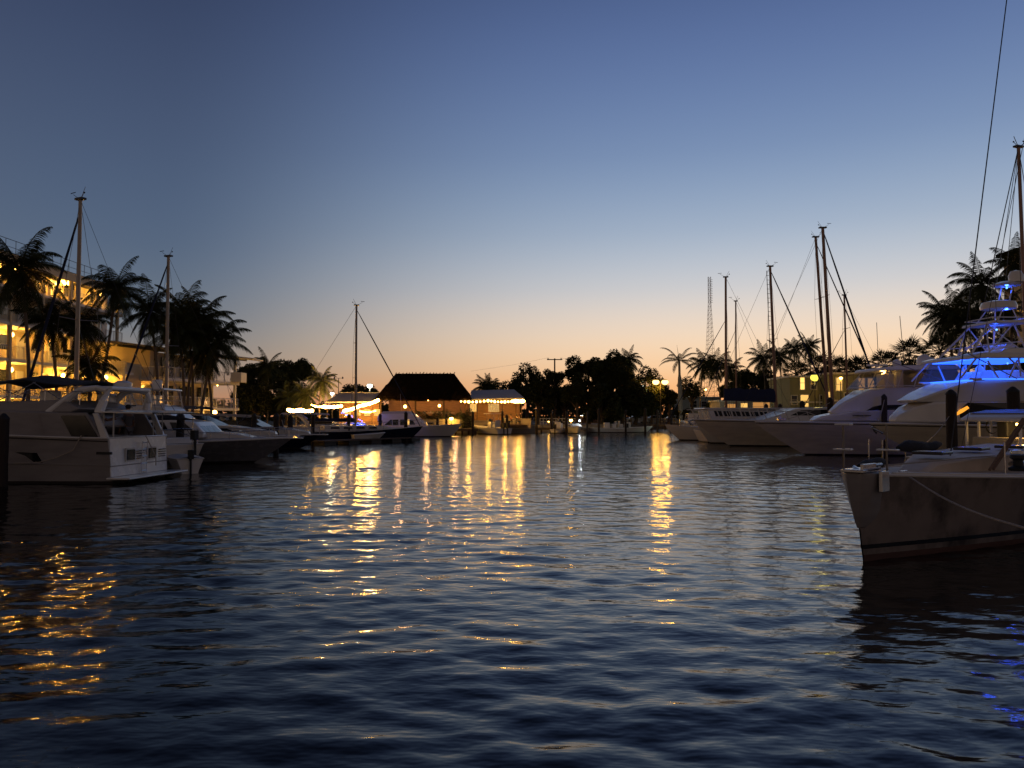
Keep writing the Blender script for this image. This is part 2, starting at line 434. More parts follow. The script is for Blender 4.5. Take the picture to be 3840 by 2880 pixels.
def outline(parent, name, poly, r, m, y=None, hw=None, closed=False):
    b = MB(); pts = [(x, (hw(x, z) if hw else y), z) for x, z in poly]
    if closed: pts.append(pts[0])
    b.path(pts, r); return b.build(name, m, parent, smooth=True)

class Fr:
    """reads side-view proportions off the photo: px, py at depth Y -> local x, z"""
    def __init__(s, px, Y, sign=1, s_=None): s.px, s.s, s.sg = px, (s_ or Y / FPX), sign
    def __call__(s, *pts):
        r = [(s.sg * (px - s.px) * s.s, EYE - (py - 1560) * s.s) for px, py in pts]
        return r if len(r) > 1 else r[0]

def piling(px, ytop, Y, r=0.15, label='', base=-0.6):
    p = P(px, ytop, Y)
    t = thing('piling', (p.x, Y, 0), label, 'piling', 'dark wooden mooring pilings')
    rnd = random.Random(int(px * 7 + Y))
    b = MB(); n = 12; rr = []
    for i in range(9):
        z = lerp(base, p.z, i / 8)
        rr.append([(math.cos(6.283 * k / n) * r * (1 + 0.06 * rnd.uniform(-1, 1)) + 0.01 * math.sin(i), math.sin(6.283 * k / n) * r * (1 + 0.06 * rnd.uniform(-1, 1)), z) for k in range(n)])
    b.rings(rr); b.build('post', PILE, t, smooth=True)
    c = MB(); c.lathe([(r * 1.08, 0), (r * 1.02, 0.06), (r * 0.35, 0.2), (0.01, 0.22)], (0, 0, p.z), 12); c.build('cap', RUBBER, t, smooth=True)
    return t

# ------------------------------------------------------------------ sailing gear
def rig(t, x, z0, top, m=None, r=0.09, rake=0.0, spread=((0.5, 1.0),), bow=None, stern=None, beam=1.6, furl=None, boom=None, cover=None, inst=True, wires=True, furlw=0.07, boomz=1.6, split=False, steps=False, wr=0.012):
    """mast with its spreaders, stays, furled headsail and boom, parts of the sailing boat t"""
    m = m or ALU
    tp = Vector((x - rake, 0, top)); bs = Vector((x, 0, z0))
    at = lambda k: bs.lerp(tp, k)
    b = MB(); n = 10
    b.rings([[at(k) + Vector((r * 1.25 * math.cos(6.283 * j / n), r * 0.8 * math.sin(6.283 * j / n), 0)) * lerp(1.0, 0.75, k) for j in range(n)] for k in (0, .25, .5, .75, 1)])
    b.build('mast', m, t, smooth=True)
    if inst:
        b = MB(); b.box(tp + Vector((0, 0, 0.04)), (r * 4.5, r * 2.2, 0.1)); b.tube(tp, tp + Vector((-r * 3, 0, 0.6)), wr, n=4)
        b.tube(tp, tp + Vector((0.55, 0, 0.32)), wr, n=4); b.tube(tp + Vector((0.4, 0, 0.42)), tp + Vector((0.75, 0, 0.4)), wr * 1.8, n=4); b.ball(tp + Vector((-0.35, 0.05, 0.3)), 0.05, 6, 4)
        b.tube(tp, tp + Vector((-0.35, 0.05, 0.3)), wr, n=4)
        b.build('masthead_instruments', WIRE, t)
    W_ = MB()
    for k, w_ in spread:
        p = at(k)
        for sd in (-1, 1):
            q = p + Vector((-0.1, sd * w_, 0.05)); s_ = MB(); s_.tube(p, q, 0.03, 0.02, 6); s_.build('spreader', m, t, smooth=True)
    if wires:
        for sd in (-1, 1):
            tips = [at(k) + Vector((-0.1, sd * w_, 0.05)) for k, w_ in spread]
            W_.path([Vector((x - 0.15, sd * beam, z0)), *tips, tp], wr, 4)
            W_.tube(Vector((x - 0.6, sd * beam * 0.97, z0)), at(spread[0][0] * 0.98), wr, n=4)
        if stern is not None:
            if split:
                j = tp.lerp(Vector((stern[0], 0, stern[1])), 0.72)
                W_.tube(tp, j, wr, n=4)
                for sd in (-1, 1): W_.tube(j, (stern[0], sd * beam * 0.6, stern[1]), wr, n=4)
            else: W_.tube(tp, (stern[0], 0, stern[1]), wr, n=4)
        W_.build('rigging_wire', WIRE, t)
    if bow is not None:
        f = tp if furl is None or furl is True else at(furl)
        B_ = Vector((bow[0], 0, bow[1]))
        s_ = MB()
        if furlw:
            N_ = 14; s_.path([f.lerp(B_, k / N_) for k in range(N_ + 1)], [furlw * .62 * (0.35 if k < 1 else (0.6 + 0.5 * math.sin(k * 0.21) + 0.06 * math.sin(k * 2.3))) for k in range(N_ + 1)], 7)
            s_.build('furled_headsail', CANVN, t, smooth=True)
        else:
            s_.tube(f, B_, wr * 1.3, n=5); s_.build('forestay', WIRE, t)
    if boom:
        a = Vector((x - 0.1, 0, boomz)); e = Vector((x - boom, 0, boomz + 0.12))
        s_ = MB(); s_.tube(a, e, 0.075, 0.06, 8); s_.build('boom', m, t, smooth=True)
        if cover:
            s_ = MB(); N_ = 10; rr = []
            for i in range(N_ + 1):
                k = i / N_; p = a.lerp(e, k * 0.97 + 0.01); h = cover * (1 - (0.55 if cover < .8 else .05) * k) * (1 + 0.07 * math.sin(i * 1.9)); w_ = 0.16 * (1 - 0.3 * k)
                rr.append([p + Vector((0, -w_ * 0.7, -0.04)), p + Vector((0, -w_, h * 0.4)), p + Vector((0, -w_ * 0.5, h * 0.85)), p + Vector((0, 0, h)), p + Vector((0, w_ * 0.5, h * 0.85)), p + Vector((0, w_, h * 0.4)), p + Vector((0, w_ * 0.7, -0.04))])
            s_.rings(rr); s_.build('sail_cover', CANVN, t, smooth=True)
    if steps:
        s_ = MB(); h = top - z0; n_ = int(h / 0.42)
        for i in range(4, n_): p = at(i / n_) + Vector((-r - 0.15, 0, 0)); s_.box(p, (0.24, 0.05, 0.03))
        s_.tube(at(0.05) + Vector((-r - 0.27, 0, 0)), at(0.97) + Vector((-r - 0.22, 0, 0)), 0.035, n=5)
        s_.build('mast_track', DKALU, t)

def parts(t, name, m, boxes, bevel=0.0):
    for c_, d_ in boxes: b = MB(); b.box(c_, d_); b.build(name, m, t, bevel=bevel)

def sailboat(name, loc, rz, label, L=12, B=3.8, fs=1.0, fb=1.35, hm=None, bm=None, cabin=True, top=15, mast_x=0.8, m=None, group=None, **kw):
    t = thing(name, loc, label, 'sailboat', group, rz)
    h = Hull(L, B, fs, fb, rake=L * 0.11, tm=0.45, pt=2.0, pw=1.7, stern=0.62, wl=0.88, sag=0.12, trake=0.5, draft=0.7)
    h.build(t, hm, bm, camber=0.08, rail=0.025)
    if cabin:
        hw = lambda x, z: max(0.35, (B * 0.30) * (1 - max(0, (x + 0.5) / (L * 0.33)) ** 2 * 0.5) - (z - fs) * 0.25)
        prof = [(-L * .2, fs), (-L * .2, fs + .52), (L * .08, fs + .5), (L * .22, fs + .42), (L * .30, fs + .12), (L * .30, fs)]
        house(t, 'cabin', prof, hw)
        for i in range(4):
            x = -L * .16 + i * L * .085; side_win(t, [(x, fs + .2), (x + L * .06, fs + .2), (x + L * .055, fs + .36), (x + .03, fs + .36)], hw)
        c = MB(); c.box((-L * .34, 0, fs + .14), (L * .2, B * .62, .28)); c.build('cockpit_coaming', GEL, t, bevel=.04)
    h.bowrail(t, 0.08, 0.99, 0.62, 9, 0.013, mid=True)
    kw.setdefault('bow', (L / 2 - .1, fb)); kw.setdefault('stern', (-L / 2 + .1, fs))
    rig(t, mast_x, fs, top, m=m, beam=B * 0.44, **kw)
    return t, h

# ------------------------------------------------------------------ people
SKIN = mat('skin', (0.30, 0.17, 0.11), 0.6, var=0.08)
HAIR = mat('dark_hair', (0.02, 0.014, 0.01), 0.7, var=0.2)
CLOTH = [mat('cloth_%s' % n, c, 0.9, var=0.1) for n, c in (('white', (.5, .5, .5)), ('navy', (.02, .03, .08)), ('red', (.35, .05, .04)), ('grey', (.15, .15, .16)), ('tan', (.32, .24, .16)), ('teal', (.03, .16, .16)))]
def skinned(name, pts, edges, rad, m, parent, sub=2, root=0):
    me = bpy.data.meshes.new(name); me.from_pydata(pts, edges, [])
    o = bpy.data.objects.new(name, me); COL.objects.link(o); o.parent = parent; me.materials.append(m)
    sk = o.modifiers.new('skin', 'SKIN')
    if not me.skin_vertices: o.data.skin_vertices.new() if hasattr(o.data.skin_vertices, 'new') else None
    for i, r in enumerate(rad):
        v = me.skin_vertices[0].data[i]; v.radius = (r, r) if not hasattr(r, '__len__') else r; v.use_root = (i == root)
    sk.use_smooth_shade = True
    sb = o.modifiers.new('sub', 'SUBSURF'); sb.levels = sub; sb.render_levels = sub
    return o
PMESH = {}
def person(loc, rz, label, seated=False, shirt=0, trousers=1, arm=0, group=None):
    """a figure 1.75 m tall, feet (or, seated, feet below the seat) at z = 0, facing +x"""
    t = thing('person', loc, label, 'person', group, rz)
    key = (seated, arm)
    k = 0.44 if seated else 0.0
    hp = 0.50 if seated else 0.93      # hip height
    sh = hp + 0.52
    ln = 0.06 if seated else 0.0
    P_ = [(0, 0, hp), (0.01, 0, hp + .2), (0.02 + ln, 0, hp + .38), (0.01 + ln, 0, sh), (0.03 + ln, 0, sh + .1), (.05 + ln, 0, sh + .17),   # 0-5 trunk
          (0.05 + ln, 0, sh + .27), (0.045 + ln, 0, sh + .335)]
    R_ = [(.15, .12), (.14, .10), (.17, .11), (.13, .09), .055, .075, .10, .07]
    E_ = [(0, 1), (1, 2), (2, 3), (3, 4), (4, 5), (5, 6), (6, 7)]
    for sd in (-1, 1):
        b = len(P_)
        el = (0.05 + ln, sd * .25, sh - .30) if arm == 0 else (0.20 + ln, sd * .24, sh - .24)
        wr = (0.14 + ln, sd * .26, sh - .55) if arm == 0 else (0.42 + ln, sd * .14, sh - .20 + (.05 if sd > 0 else 0))
        d = (Vector(wr) - Vector(el)).normalized()
        P_ += [(0 + ln, sd * .17, sh - .02), el, wr, tuple(Vector(wr) + d * .09)]
        R_ += [.055, .042, .03, .04]; E_ += [(3, b), (b, b + 1), (b + 1, b + 2), (b + 2, b + 3)]
        for j, (oy, ln_) in enumerate(((-.03, .07), (-.01, .085), (.01, .08), (.03, .065))):
            q = len(P_); s0 = Vector(wr) + d * .09
            P_ += [tuple(s0 + Vector((0, oy, 0)) + d * .03), tuple(s0 + Vector((.01, oy, -.01)) + d * (.03 + ln_))]
            R_ += [.010, .008]; E_ += [(b + 3, q), (q, q + 1)]
        q = len(P_); s0 = Vector(wr) + d * .04; P_.append(tuple(s0 + Vector((.03, -sd * .045, .0)) + d * .03)); R_.append(.011); E_.append((b + 2, q))
    for sd in (-1, 1):
        b = len(P_)
        kn = (.42, sd * .12, hp + .01) if seated else (.03, sd * .10, .49)
        an = (.40, sd * .12, .08) if seated else (-.01 + .03 * sd, sd * .10, .08)
        P_ += [(0.01, sd * .095, hp - .04), kn, an, (an[0] + .17, an[1], .035)]
        R_ += [.088, .06, .042, .038]; E_ += [(0, b), (b, b + 1), (b + 1, b + 2), (b + 2, b + 3)]
    skinned('body', P_, E_, R_, SKIN, t)
    # clothing as slightly larger shells over the same joints
    el = [(P_[8 + 4 + 9 * 0] if False else None)]
    S_ = [P_[0], P_[1], P_[2], P_[3]]; SR = [(.165, .135), (.155, .115), (.185, .125), (.14, .10)]; SE = [(0, 1), (1, 2), (2, 3)]
    for b in (8, 21):
        q = len(S_); a = Vector(P_[b]); e = Vector(P_[b + 1]); S_ += [tuple(a), tuple(a.lerp(e, .75))]; SR += [.068, .058]; SE += [(3, q), (q, q + 1)]
    skinned('shirt', S_, SE, SR, CLOTH[shirt], t)
    T_ = [(0, 0, hp + .03)]; TR = [(.165, .135)]; TE = []
    for b in (34, 38):
        q = len(T_); T_ += [P_[b], P_[b + 1], tuple(Vector(P_[b + 1]).lerp(Vector(P_[b + 2]), .9))]; TR += [.10, .073, .06]; TE += [(0, q), (q, q + 1), (q + 1, q + 2)]
    skinned('trousers', T_, TE, TR, CLOTH[trousers], t)
    hd = Vector(P_[6]); hb = MB(); hb.lathe([(.001, -.01), (.085, .0), (.108, .05), (.108, .09), (.085, .135), (.04, .158), (.001, .163)], (hd.x - .025, 0, hd.z - .02), 12)
    hb.build('hair', HAIR, t, smooth=True)
    f = MB(); f.box((hd.x + .105, 0, hd.z - .015), (.03, .025, .04)); f.box((hd.x + .092, 0, hd.z - .065), (.02, .05, .012)); f.build('nose_and_mouth', SKIN, t, bevel=.006)
    e = MB(); 
    for sd in (-1, 1): e.ball((hd.x + .088, sd * .035, hd.z + .012), .012, 6, 4)
    e.build('eyes', HAIR, t)
    return t

# ------------------------------------------------------------------ palms and trees
def frond_mesh(mb, base, az, elev, L, droop, rnd, dens=34, wl=0.45):
    pts = []; p = Vector(base); d = Vector((math.cos(az) * math.cos(elev), math.sin(az) * math.cos(elev), math.sin(elev)))
    n = 12; st = L / n
    for i in range(n + 1):
        pts.append(p.copy()); p = p + d * st
        d = (d + Vector((0, 0, -droop * (0.25 + i / n) / n * 2.2))).normalized()
    mb.path(pts, [0.035 * (1 - .85 * i / n) for i in range(n + 1)], 4)
    for j in range(dens):
        k = 0.12 + 0.88 * j / dens; fi = k * n; i = min(int(fi), n - 1); q = pts[i].lerp(pts[i + 1], fi - i)
        tg = (pts[i + 1] - pts[i]).normalized(); sd = tg.cross(Vector((0, 0, 1)))
        if sd.length < .05: sd = Vector((1, 0, 0))
        sd.normalize()
        ln = L * wl * 0.36 * math.sin(math.pi * min(1, 0.16 + 0.80 * k)) * rnd.uniform(.8, 1.15)
        for s_ in (-1, 1):
            dr = (sd * s_ + tg * 0.55 + Vector((0, 0, -0.55 - 0.35 * rnd.random()))).normalized()
            w_ = tg * (0.012 + L * 0.0045)
            e = q + dr * ln; md = q + dr * ln * .5 + Vector((0, 0, .04 * ln)) 
            mb.add([q - w_ * .4, q + w_ * .4, md + w_, md - w_, e + Vector((0, 0, -.14 * ln))], [(0, 1, 2, 3), (3, 2, 4)])
PALM = {}
def palm_proto(kind, seed, m):
    rnd = random.Random(seed); cr = MB()
    if kind == 'coconut':
        for i in range(30):
            az = i * 2.399 + rnd.uniform(-.3, .3); el = lerp(1.25, -1.1, (i / 29) ** 1.0) + rnd.uniform(-.12, .12)
            frond_mesh(cr, (0, 0, 0), az, el, rnd.uniform(2.0, 2.75), rnd.uniform(.8, 1.5), rnd, 46, .72)
        for i in range(7): cr.ball((.22 * math.cos(i * 1.1), .22 * math.sin(i * 1.1), -.2 - .1 * (i % 2)), .12, 7, 5)
    elif kind == 'royal':
        for i in range(13):
            az = i * 2.399 + rnd.uniform(-.2, .2); el = lerp(1.1, -.25, (i / 12)) + rnd.uniform(-.1, .1)
            frond_mesh(cr, (0, 0, 0), az, el, rnd.uniform(3.0, 3.5), rnd.uniform(.9, 1.3), rnd, 44, .40)
        cr.tube((0, 0, 0), (0.05, 0, 2.2), .05, .01, 5)
    else:  # sabal, a round head of fan leaves
        for i in range(34):
            az = i * 2.399; el = lerp(1.3, -.9, i / 33); L = rnd.uniform(1.0, 1.35)
            d = Vector((math.cos(az) * math.cos(el), math.sin(az) * math.cos(el), math.sin(el))); q = d * L * .55; cr.tube((0, 0, 0), q, .018, n=4)
            sd = d.cross(Vector((0, 0, 1))); sd = sd.normalized() if sd.length > .05 else Vector((1, 0, 0)); up = sd.cross(d)
            for j in range(11):
                a = lerp(-1.15, 1.15, j / 10); e = q + (d * math.cos(a) + sd * math.sin(a)).normalized() * L * .75 + Vector((0, 0, -.22 * L * abs(math.sin(a)) - .1)) ; ww = (sd * math.cos(a) - d * math.sin(a)) * .045
                mmm = q.lerp(e, .55) + up * .03
                cr.add([q, mmm - ww, e, mmm + ww], [(0, 1, 2, 3)])
    me = cr.build('crown', m, None).data
    o = [x for x in COL.objects if x.data is me][0]; bpy.data.objects.remove(o)
    return me
def palm(px, py, bpx, Y, label, kind='coconut', var=0, scale=1.0, m=None, group=None, bend=0.6, r=.12, rz=None, ground=1.0):
    """crown centre at photo pixel px, py; trunk foot under pixel column bpx, both near depth Y"""
    c = P(px, py, Y); bx = (bpx - 1920) / FPX * Y
    t = thing('palm_tree', (bx, Y, ground), label, 'palm tree', group or ('coconut palms along the bank' if kind == 'coconut' else None))
    H = c.z - ground; dx = c.x - bx; rnd = random.Random(int(px * 3 + py))
    tr = MB(); n = 14; pts = []
    for i in range(n + 1):
        k = i / n; pts.append(Vector((dx * (k ** 1.3) + bend * math.sin(math.pi * k) * (1 if dx <= 0 else -1) * .35, .25 * math.sin(2.2 * k), H * k)))
    if kind == 'royal': rr = [r * (1.15 + .25 * math.sin(math.pi * min(1, k / n * 1.5))) * (1 if k / n < .78 else .62) for k in range(n + 1)]
    else: rr = [r * (1.55 if k == 0 else 1.05 - .35 * k / n) * (1 + .05 * (k % 2)) for k in range(n + 1)]
    tr.path(pts, rr, 8); tr.build('trunk', BARK if kind != 'royal' else CONC, t, smooth=True)
    key = (kind, var, (m or FROND).name)
    if key not in PALM: PALM[key] = palm_proto(kind, 11 + var * 7, m or FROND)
    o = bpy.data.objects.new('crown', PALM[key]); COL.objects.link(o); o.parent = t
    o.location = pts[-1]; o.scale = (scale,) * 3; o.rotation_euler = (rnd.uniform(-.12, .12), rnd.uniform(-.12, .12), rnd.uniform(0, 6.28) if rz is None else rz)
    return t

TREE = {}
def crown_mesh(seed, n_cl, leaves, rx, rz_, leaf, open_=0.0, m=None, mat_=None):
    rnd = random.Random(seed); cr = MB()
    cl = []
    for i in range(n_cl):
        a = rnd.uniform(0, 6.283); e = math.asin(rnd.uniform(-.75, 1)); d = rnd.uniform(.45, 1.0)
        cl.append((Vector((math.cos(a) * math.cos(e) * rx * d, math.sin(a) * math.cos(e) * rx * d, math.sin(e) * rz_ * d + rz_ * .35)), rnd.uniform(.20, .36) * rx))
    for c, r in cl:
        for j in range(leaves):
            v = Vector((rnd.gauss(0, 1), rnd.gauss(0, 1), rnd.gauss(0, .8))).normalized() * r * rnd.uniform(.35, 1.08) ** .6
            p = c + v; a = Vector((rnd.gauss(0, 1), rnd.gauss(0, 1), rnd.gauss(0, .5))).normalized(); b = a.cross(Vector((rnd.gauss(0, 1), rnd.gauss(0, 1), rnd.gauss(0, 1)))).normalized()
            s_ = leaf * rnd.uniform(.6, 1.4)
            cr.add([p - a * s_, p + b * s_ * .45, p + a * s_, p - b * s_ * .45], [(0, 1, 2, 3)])
    me = cr.build('crown', mat_ or LEAF, None).data
    o = [x for x in COL.objects if x.data is me][0]; bpy.data.objects.remove(o)
    return me, cl
def tree(px, ptop, Y, wpx, label, var=0, group='broadleaf trees along the far bank', ground=1.0, trunk_h=None, mat_=None, squash=1.0):
    top = P(px, ptop, Y); R = wpx * Y / FPX / 2; H = top.z - ground
    key = (var, (mat_ or LEAF).name)
    if key not in TREE:
        TREE[key] = crown_mesh(31 + var * 5, (26, 34, 20, 30)[var % 4], (560, 420, 500, 230)[var % 4], 1.0, .85, .062, mat_=mat_)
    me, cl = TREE[key]
    t = thing('broadleaf_tree', (top.x, Y, ground), label, 'tree', group)
    zc = H - R * .85 * 1.3 * squash; zc = max(zc, R * .35)
    o = bpy.data.objects.new('crown', me); COL.objects.link(o); o.parent = t; o.location = (0, 0, zc)
    sz = (H - zc) / (.85 * 1.42)
    rz = (px * 1.7) % 6.28; o.rotation_euler = (0, 0, rz); o.scale = (R / 1.05, R / 1.05, sz)
    tr = MB(); tr.path([(0, 0, 0), (.1 * R, 0, zc * .6), (0, 0, zc + sz * .3)], [.09 * R + .08, .07 * R + .05, .03 * R + .03], 8)
    M = Matrix.Rotation(rz, 3, 'Z')
    for c, r in cl[::4]:
        e = M @ Vector(c); e = Vector((e.x * R, e.y * R, e.z * sz + zc)); st = Vector((.06 * R, 0, max(.5, zc * .62)))
        tr.path([st, st.lerp(e, .5) + Vector((0, 0, .12 * R)), e], [.045 * R + .03, .03 * R + .02, .01], 5)
    tr.build('trunk', TRUNKM, t, smooth=True)
    return t
# ================================================================== buildings on the left bank
YEL = (1.0, 0.47, 0.06)
BULB = glow('warm_bulb', (1.0, 0.50, 0.10), 24.0)
BULBW = glow('white_bulb', (0.95, 1.0, 0.80), 16.0)
CREAM = mat('cream_stucco', (0.55, 0.46, 0.30), 0.85, var=0.07, scale=1.2, bump=.15, bscale=30)
TRIM = mat('white_trim_paint', (0.62, 0.60, 0.55), 0.6, var=0.05)
DARKW = mat('dark_window_glass', (0.01, 0.011, 0.013), 0.08, var=.1)
LITW = glow('lit_window', (1.0, 0.55, 0.14), 1.1)
ROOFM = mat('flat_roof_felt', (0.10, 0.09, 0.085), .9)

def railing(parent, a, b, h=1.0, step=.14, r=.018, m=None, solid=False, every=1.6):
    a, b = Vector(a), Vector(b); n = max(2, int((b - a).length / step)); R = MB()
    up = Vector((0, 0, h))
    R.tube(a + up, b + up, .035); R.tube(a + Vector((0, 0, .08)), b + Vector((0, 0, .08)), .025)
    for i in range(n + 1):
        p = a.lerp(b, i / n); R.tube(p + Vector((0, 0, .08)), p + up, r, n=4)
    k = max(1, round((b - a).length / every))
    for i in range(k + 1): R.tube(a.lerp(b, i / k), a.lerp(b, i / k) + up * 1.02, .04, n=4)
    return R.build('railing', m or TRIM, parent)

def wall_light(parent, p, power, r=.13, col=YEL, m=None):
    b = MB(); b.ball((0, 0, 0), r, 10, 6)
    f = MB(); f.lathe([(r * .9, 0), (r * .9, .06), (.02, .06)], (p[0], p[1], p[2] + r), 10); f.build('lamp_fixture', TRIM, parent)
    o = b.build('lamp_globe', m or BULB, parent, smooth=True); o.location = p
    o.visible_shadow = True
    if power: lamp(parent, (p[0], p[1], p[2] - .02), power, col, r + .02)
    return o

def tall_block():
    t = thing('apartment_building', (-41, 70, 1), 'five storey cream apartment building with yellow lit walkways behind the palms', 'building')
    # facade runs away from the eye at x about -41
    y0, y1 = 52.0, 79.0; F = [0.2, 3.1, 6.0, 8.9, 11.8]; top = 15.0
    L = lambda x, y, z: (x, y - 70, z)
    b = MB(); b.box(L(-6.2, (y0 + y1) / 2, top / 2 - .5), (10, y1 - y0, top - 1)); b.build('wall', CREAM, t)
    b = MB(); b.box(L(-5.0, (y0 + y1) / 2, 14.25), (12.4, y1 - y0 + 1.2, .28)); b.build('roof', ROOFM, t, bevel=.03)
    b = MB(); b.box(L(1.15, (y0 + y1) / 2, 13.95), (.18, y1 - y0 + 1.0, .75)); b.build('fascia', CREAM, t)
    for i, z in enumerate(F):
        if i:
            s = MB(); s.box(L(-.05, (y0 + y1) / 2, z - .14), (2.3, y1 - y0, .26)); s.build('floor_slab', TRIM, t, bevel=.02)
            railing(t, L(1.02, y0, z), L(1.02, y1, z), 1.0, .22)
    for k in range(7):
        y = y0 + 1 + k * (y1 - y0 - 2) / 6
        c = MB(); c.box(L(1.02, y, 6.9), (.24, .28, 14.0)); c.build('column', CREAM, t)
    for i, z in enumerate(F):
        for k in range(6):
            y = y0 + 3.2 + k * 4.5
            w_ = MB(); w_.box(L(-1.18, y, z + 1.55), (.1, 1.5, 1.2)); o = w_.build('window', DARKW, t)
            d = MB(); d.box(L(-1.16, y + 1.9, z + 1.08), (.12, .95, 2.1)); d.build('door', TRIM, t, bevel=.01)
    for y, z, r in ((63.4, 13.62, .26), (70.6, 13.6, .26), (71.6, 13.75, .2), (77.2, 13.6, .16), (63.5, 8.1, .2), (69.0, 8.1, .14), (63.5, 5.2, .22), (71.0, 5.1, .2), (63.5, 2.25, .22), (70.0, 2.2, .18)):
        wall_light(t, L(-.25, y, z), 1700 if r > .18 else 900, r)
    b = MB()   # guard rail on the roof
    for k in range(22): b.tube(L(.9, y0 + k * 1.25, 14.3), L(.9, y0 + k * 1.25, 15.5), .025, n=4)
    b.tube(L(.9, y0, 15.5), L(.9, y1, 15.5), .025, n=4); b.tube(L(.9, y0, 14.9), L(.9, y1, 14.9), .02, n=4)
    b.build('roof_rail', WIRE, t)
tall_block()

def balcony_wing():
    t = thing('apartment_building', (-36, 78, 1), 'three storey cream apartment wing with white balcony railings beside the marina', 'building')
    L = lambda x, y, z: (x + 36, y - 78, z)
    W2 = [(-50, 78.5), (-36.3, 78.5), (-34.2, 88.5), (-50, 92)]
    b = MB(); b.rings([[L(x, y, 0) for x, y in W2], [L(x, y, 7.9) for x, y in W2]]); b.build('wall', CREAM, t)
    # gabled roof over the front, eave dropping towards the right
    b = MB(); b.rings([[L(-50, 76.3, 9.9), L(-33.6, 76.3, 7.9), L(-33.6, 76.3, 8.1), L(-50, 76.3, 10.15)], [L(-50, 92, 9.9), L(-31.6, 92, 7.9), L(-31.6, 92, 8.1), L(-50, 92, 10.15)]]); b.build('roof', ROOFM, t, bevel=.02)
    b = MB(); b.rings([[L(-44, 77.6, 5.0), L(-36.4, 77.6, 5.0), L(-36.4, 77.6, 8.0), L(-44, 77.6, 8.95)], [L(-44, 78.4, 5.0), L(-36.4, 78.4, 5.0), L(-36.4, 78.4, 8.0), L(-44, 78.4, 8.95)]]); b.build('gable_wall', CREAM, t)
    for z in (2.3, 5.2):
        P0 = [(-41, 76), (-34, 76), (-31.2, 88.5), (-34.3, 89), (-36.3, 78.6), (-41, 78.4)]
        b = MB(); b.rings([[L(x, y, z - .3) for x, y in P0], [L(x, y, z) for x, y in P0]]); b.build('floor_slab', TRIM, t, bevel=.02)
        railing(t, L(-41, 76.08, z), L(-34.05, 76.08, z), 1.05, .15)
        for k in range(3):
            a = Vector(L(-34.05, 76.1, z)).lerp(Vector(L(-31.3, 88.4, z)), k / 3 + .004); c = Vector(L(-34.05, 76.1, z)).lerp(Vector(L(-31.3, 88.4, z)), (k + 1) / 3 - .004)
            railing(t, a, c, 1.05, .2)
    b = MB(); b.box(L(-31.0, 87.6, 5.75), (1.2, 1.8, 1.1)); b.build('bay_parapet', TRIM, t, bevel=.03)
    for x, y in ((-34.05, 76.2), (-31.5, 87.8), (-32.8, 82)):
        c = MB(); c.box(L(x, y, 4.0), (.26, .26, 8.0)); c.build('column', TRIM, t)
    for i, (x, z) in enumerate([(-39.9, 5.3), (-37.6, 5.3), (-39.5, 2.4), (-37.3, 2.4)]):
        w_ = MB(); w_.box(L(x, 78.42, z + 1.1), (1.7, .1, 2.1)); w_.build('glass_door', DARKW, t)
    for k in range(3):
        for z in (2.4, 5.3):
            a = Vector(L(-36.25, 78.7, z)).lerp(Vector(L(-34.25, 88.2, z)), (k + .5) / 3.1)
            w_ = MB(); w_.box((a.x + .1, a.y, z + 1.1), (.1, 2.0, 2.1), rz=-.2); w_.build('glass_door', DARKW, t)
    b = MB(); b.rings([[L(-33, 86.5, 8.15), L(-29.0, 86.5, 7.75), L(-29.0, 86.5, 7.9), L(-33, 86.5, 8.35)], [L(-33, 90, 8.15), L(-29.0, 90, 7.75), L(-29.0, 90, 7.9), L(-33, 90, 8.35)]]); b.build('canopy', TRIM, t)
    wall_light(t, L(-38.2, 77.0, 4.55), 500, .16); wall_light(t, L(-38.7, 77.1, 4.5), 160, .14)
    wall_light(t, L(-41.2, 76.0, 7.0), 420, .1); wall_light(t, L(-39.8, 76.2, 1.6), 500, .2); wall_light(t, L(-38.0, 76.0, 4.7), 900, .14)
    o = wall_light(t, L(-35.6, 76.4, 4.55), 0, .07, m=glow('red_exit_lamp', (1.0, .08, .03), 9))
    wall_light(t, L(-31.6, 82.2, 1.75), 300, .26); wall_light(t, L(-32.4, 85.0, 4.75), 22, .06)
balcony_wing()
p = P(786, 1561, 80); t = thing('lit_sign', (p.x, 80, 1.0), 'small white lit sign board beside the dock lamp under the balconies', 'sign')
c = MB(); c.box((0, 0, p.z - 1), (.75, .12, .5)); c.build('panel', glow('white_sign', (.9, .95, 1), 1.1), t, bevel=.01)
c = MB(); c.tube((0, 0, 0), (0, 0, p.z - 1.25), .05); c.build('post', TRIM, t)

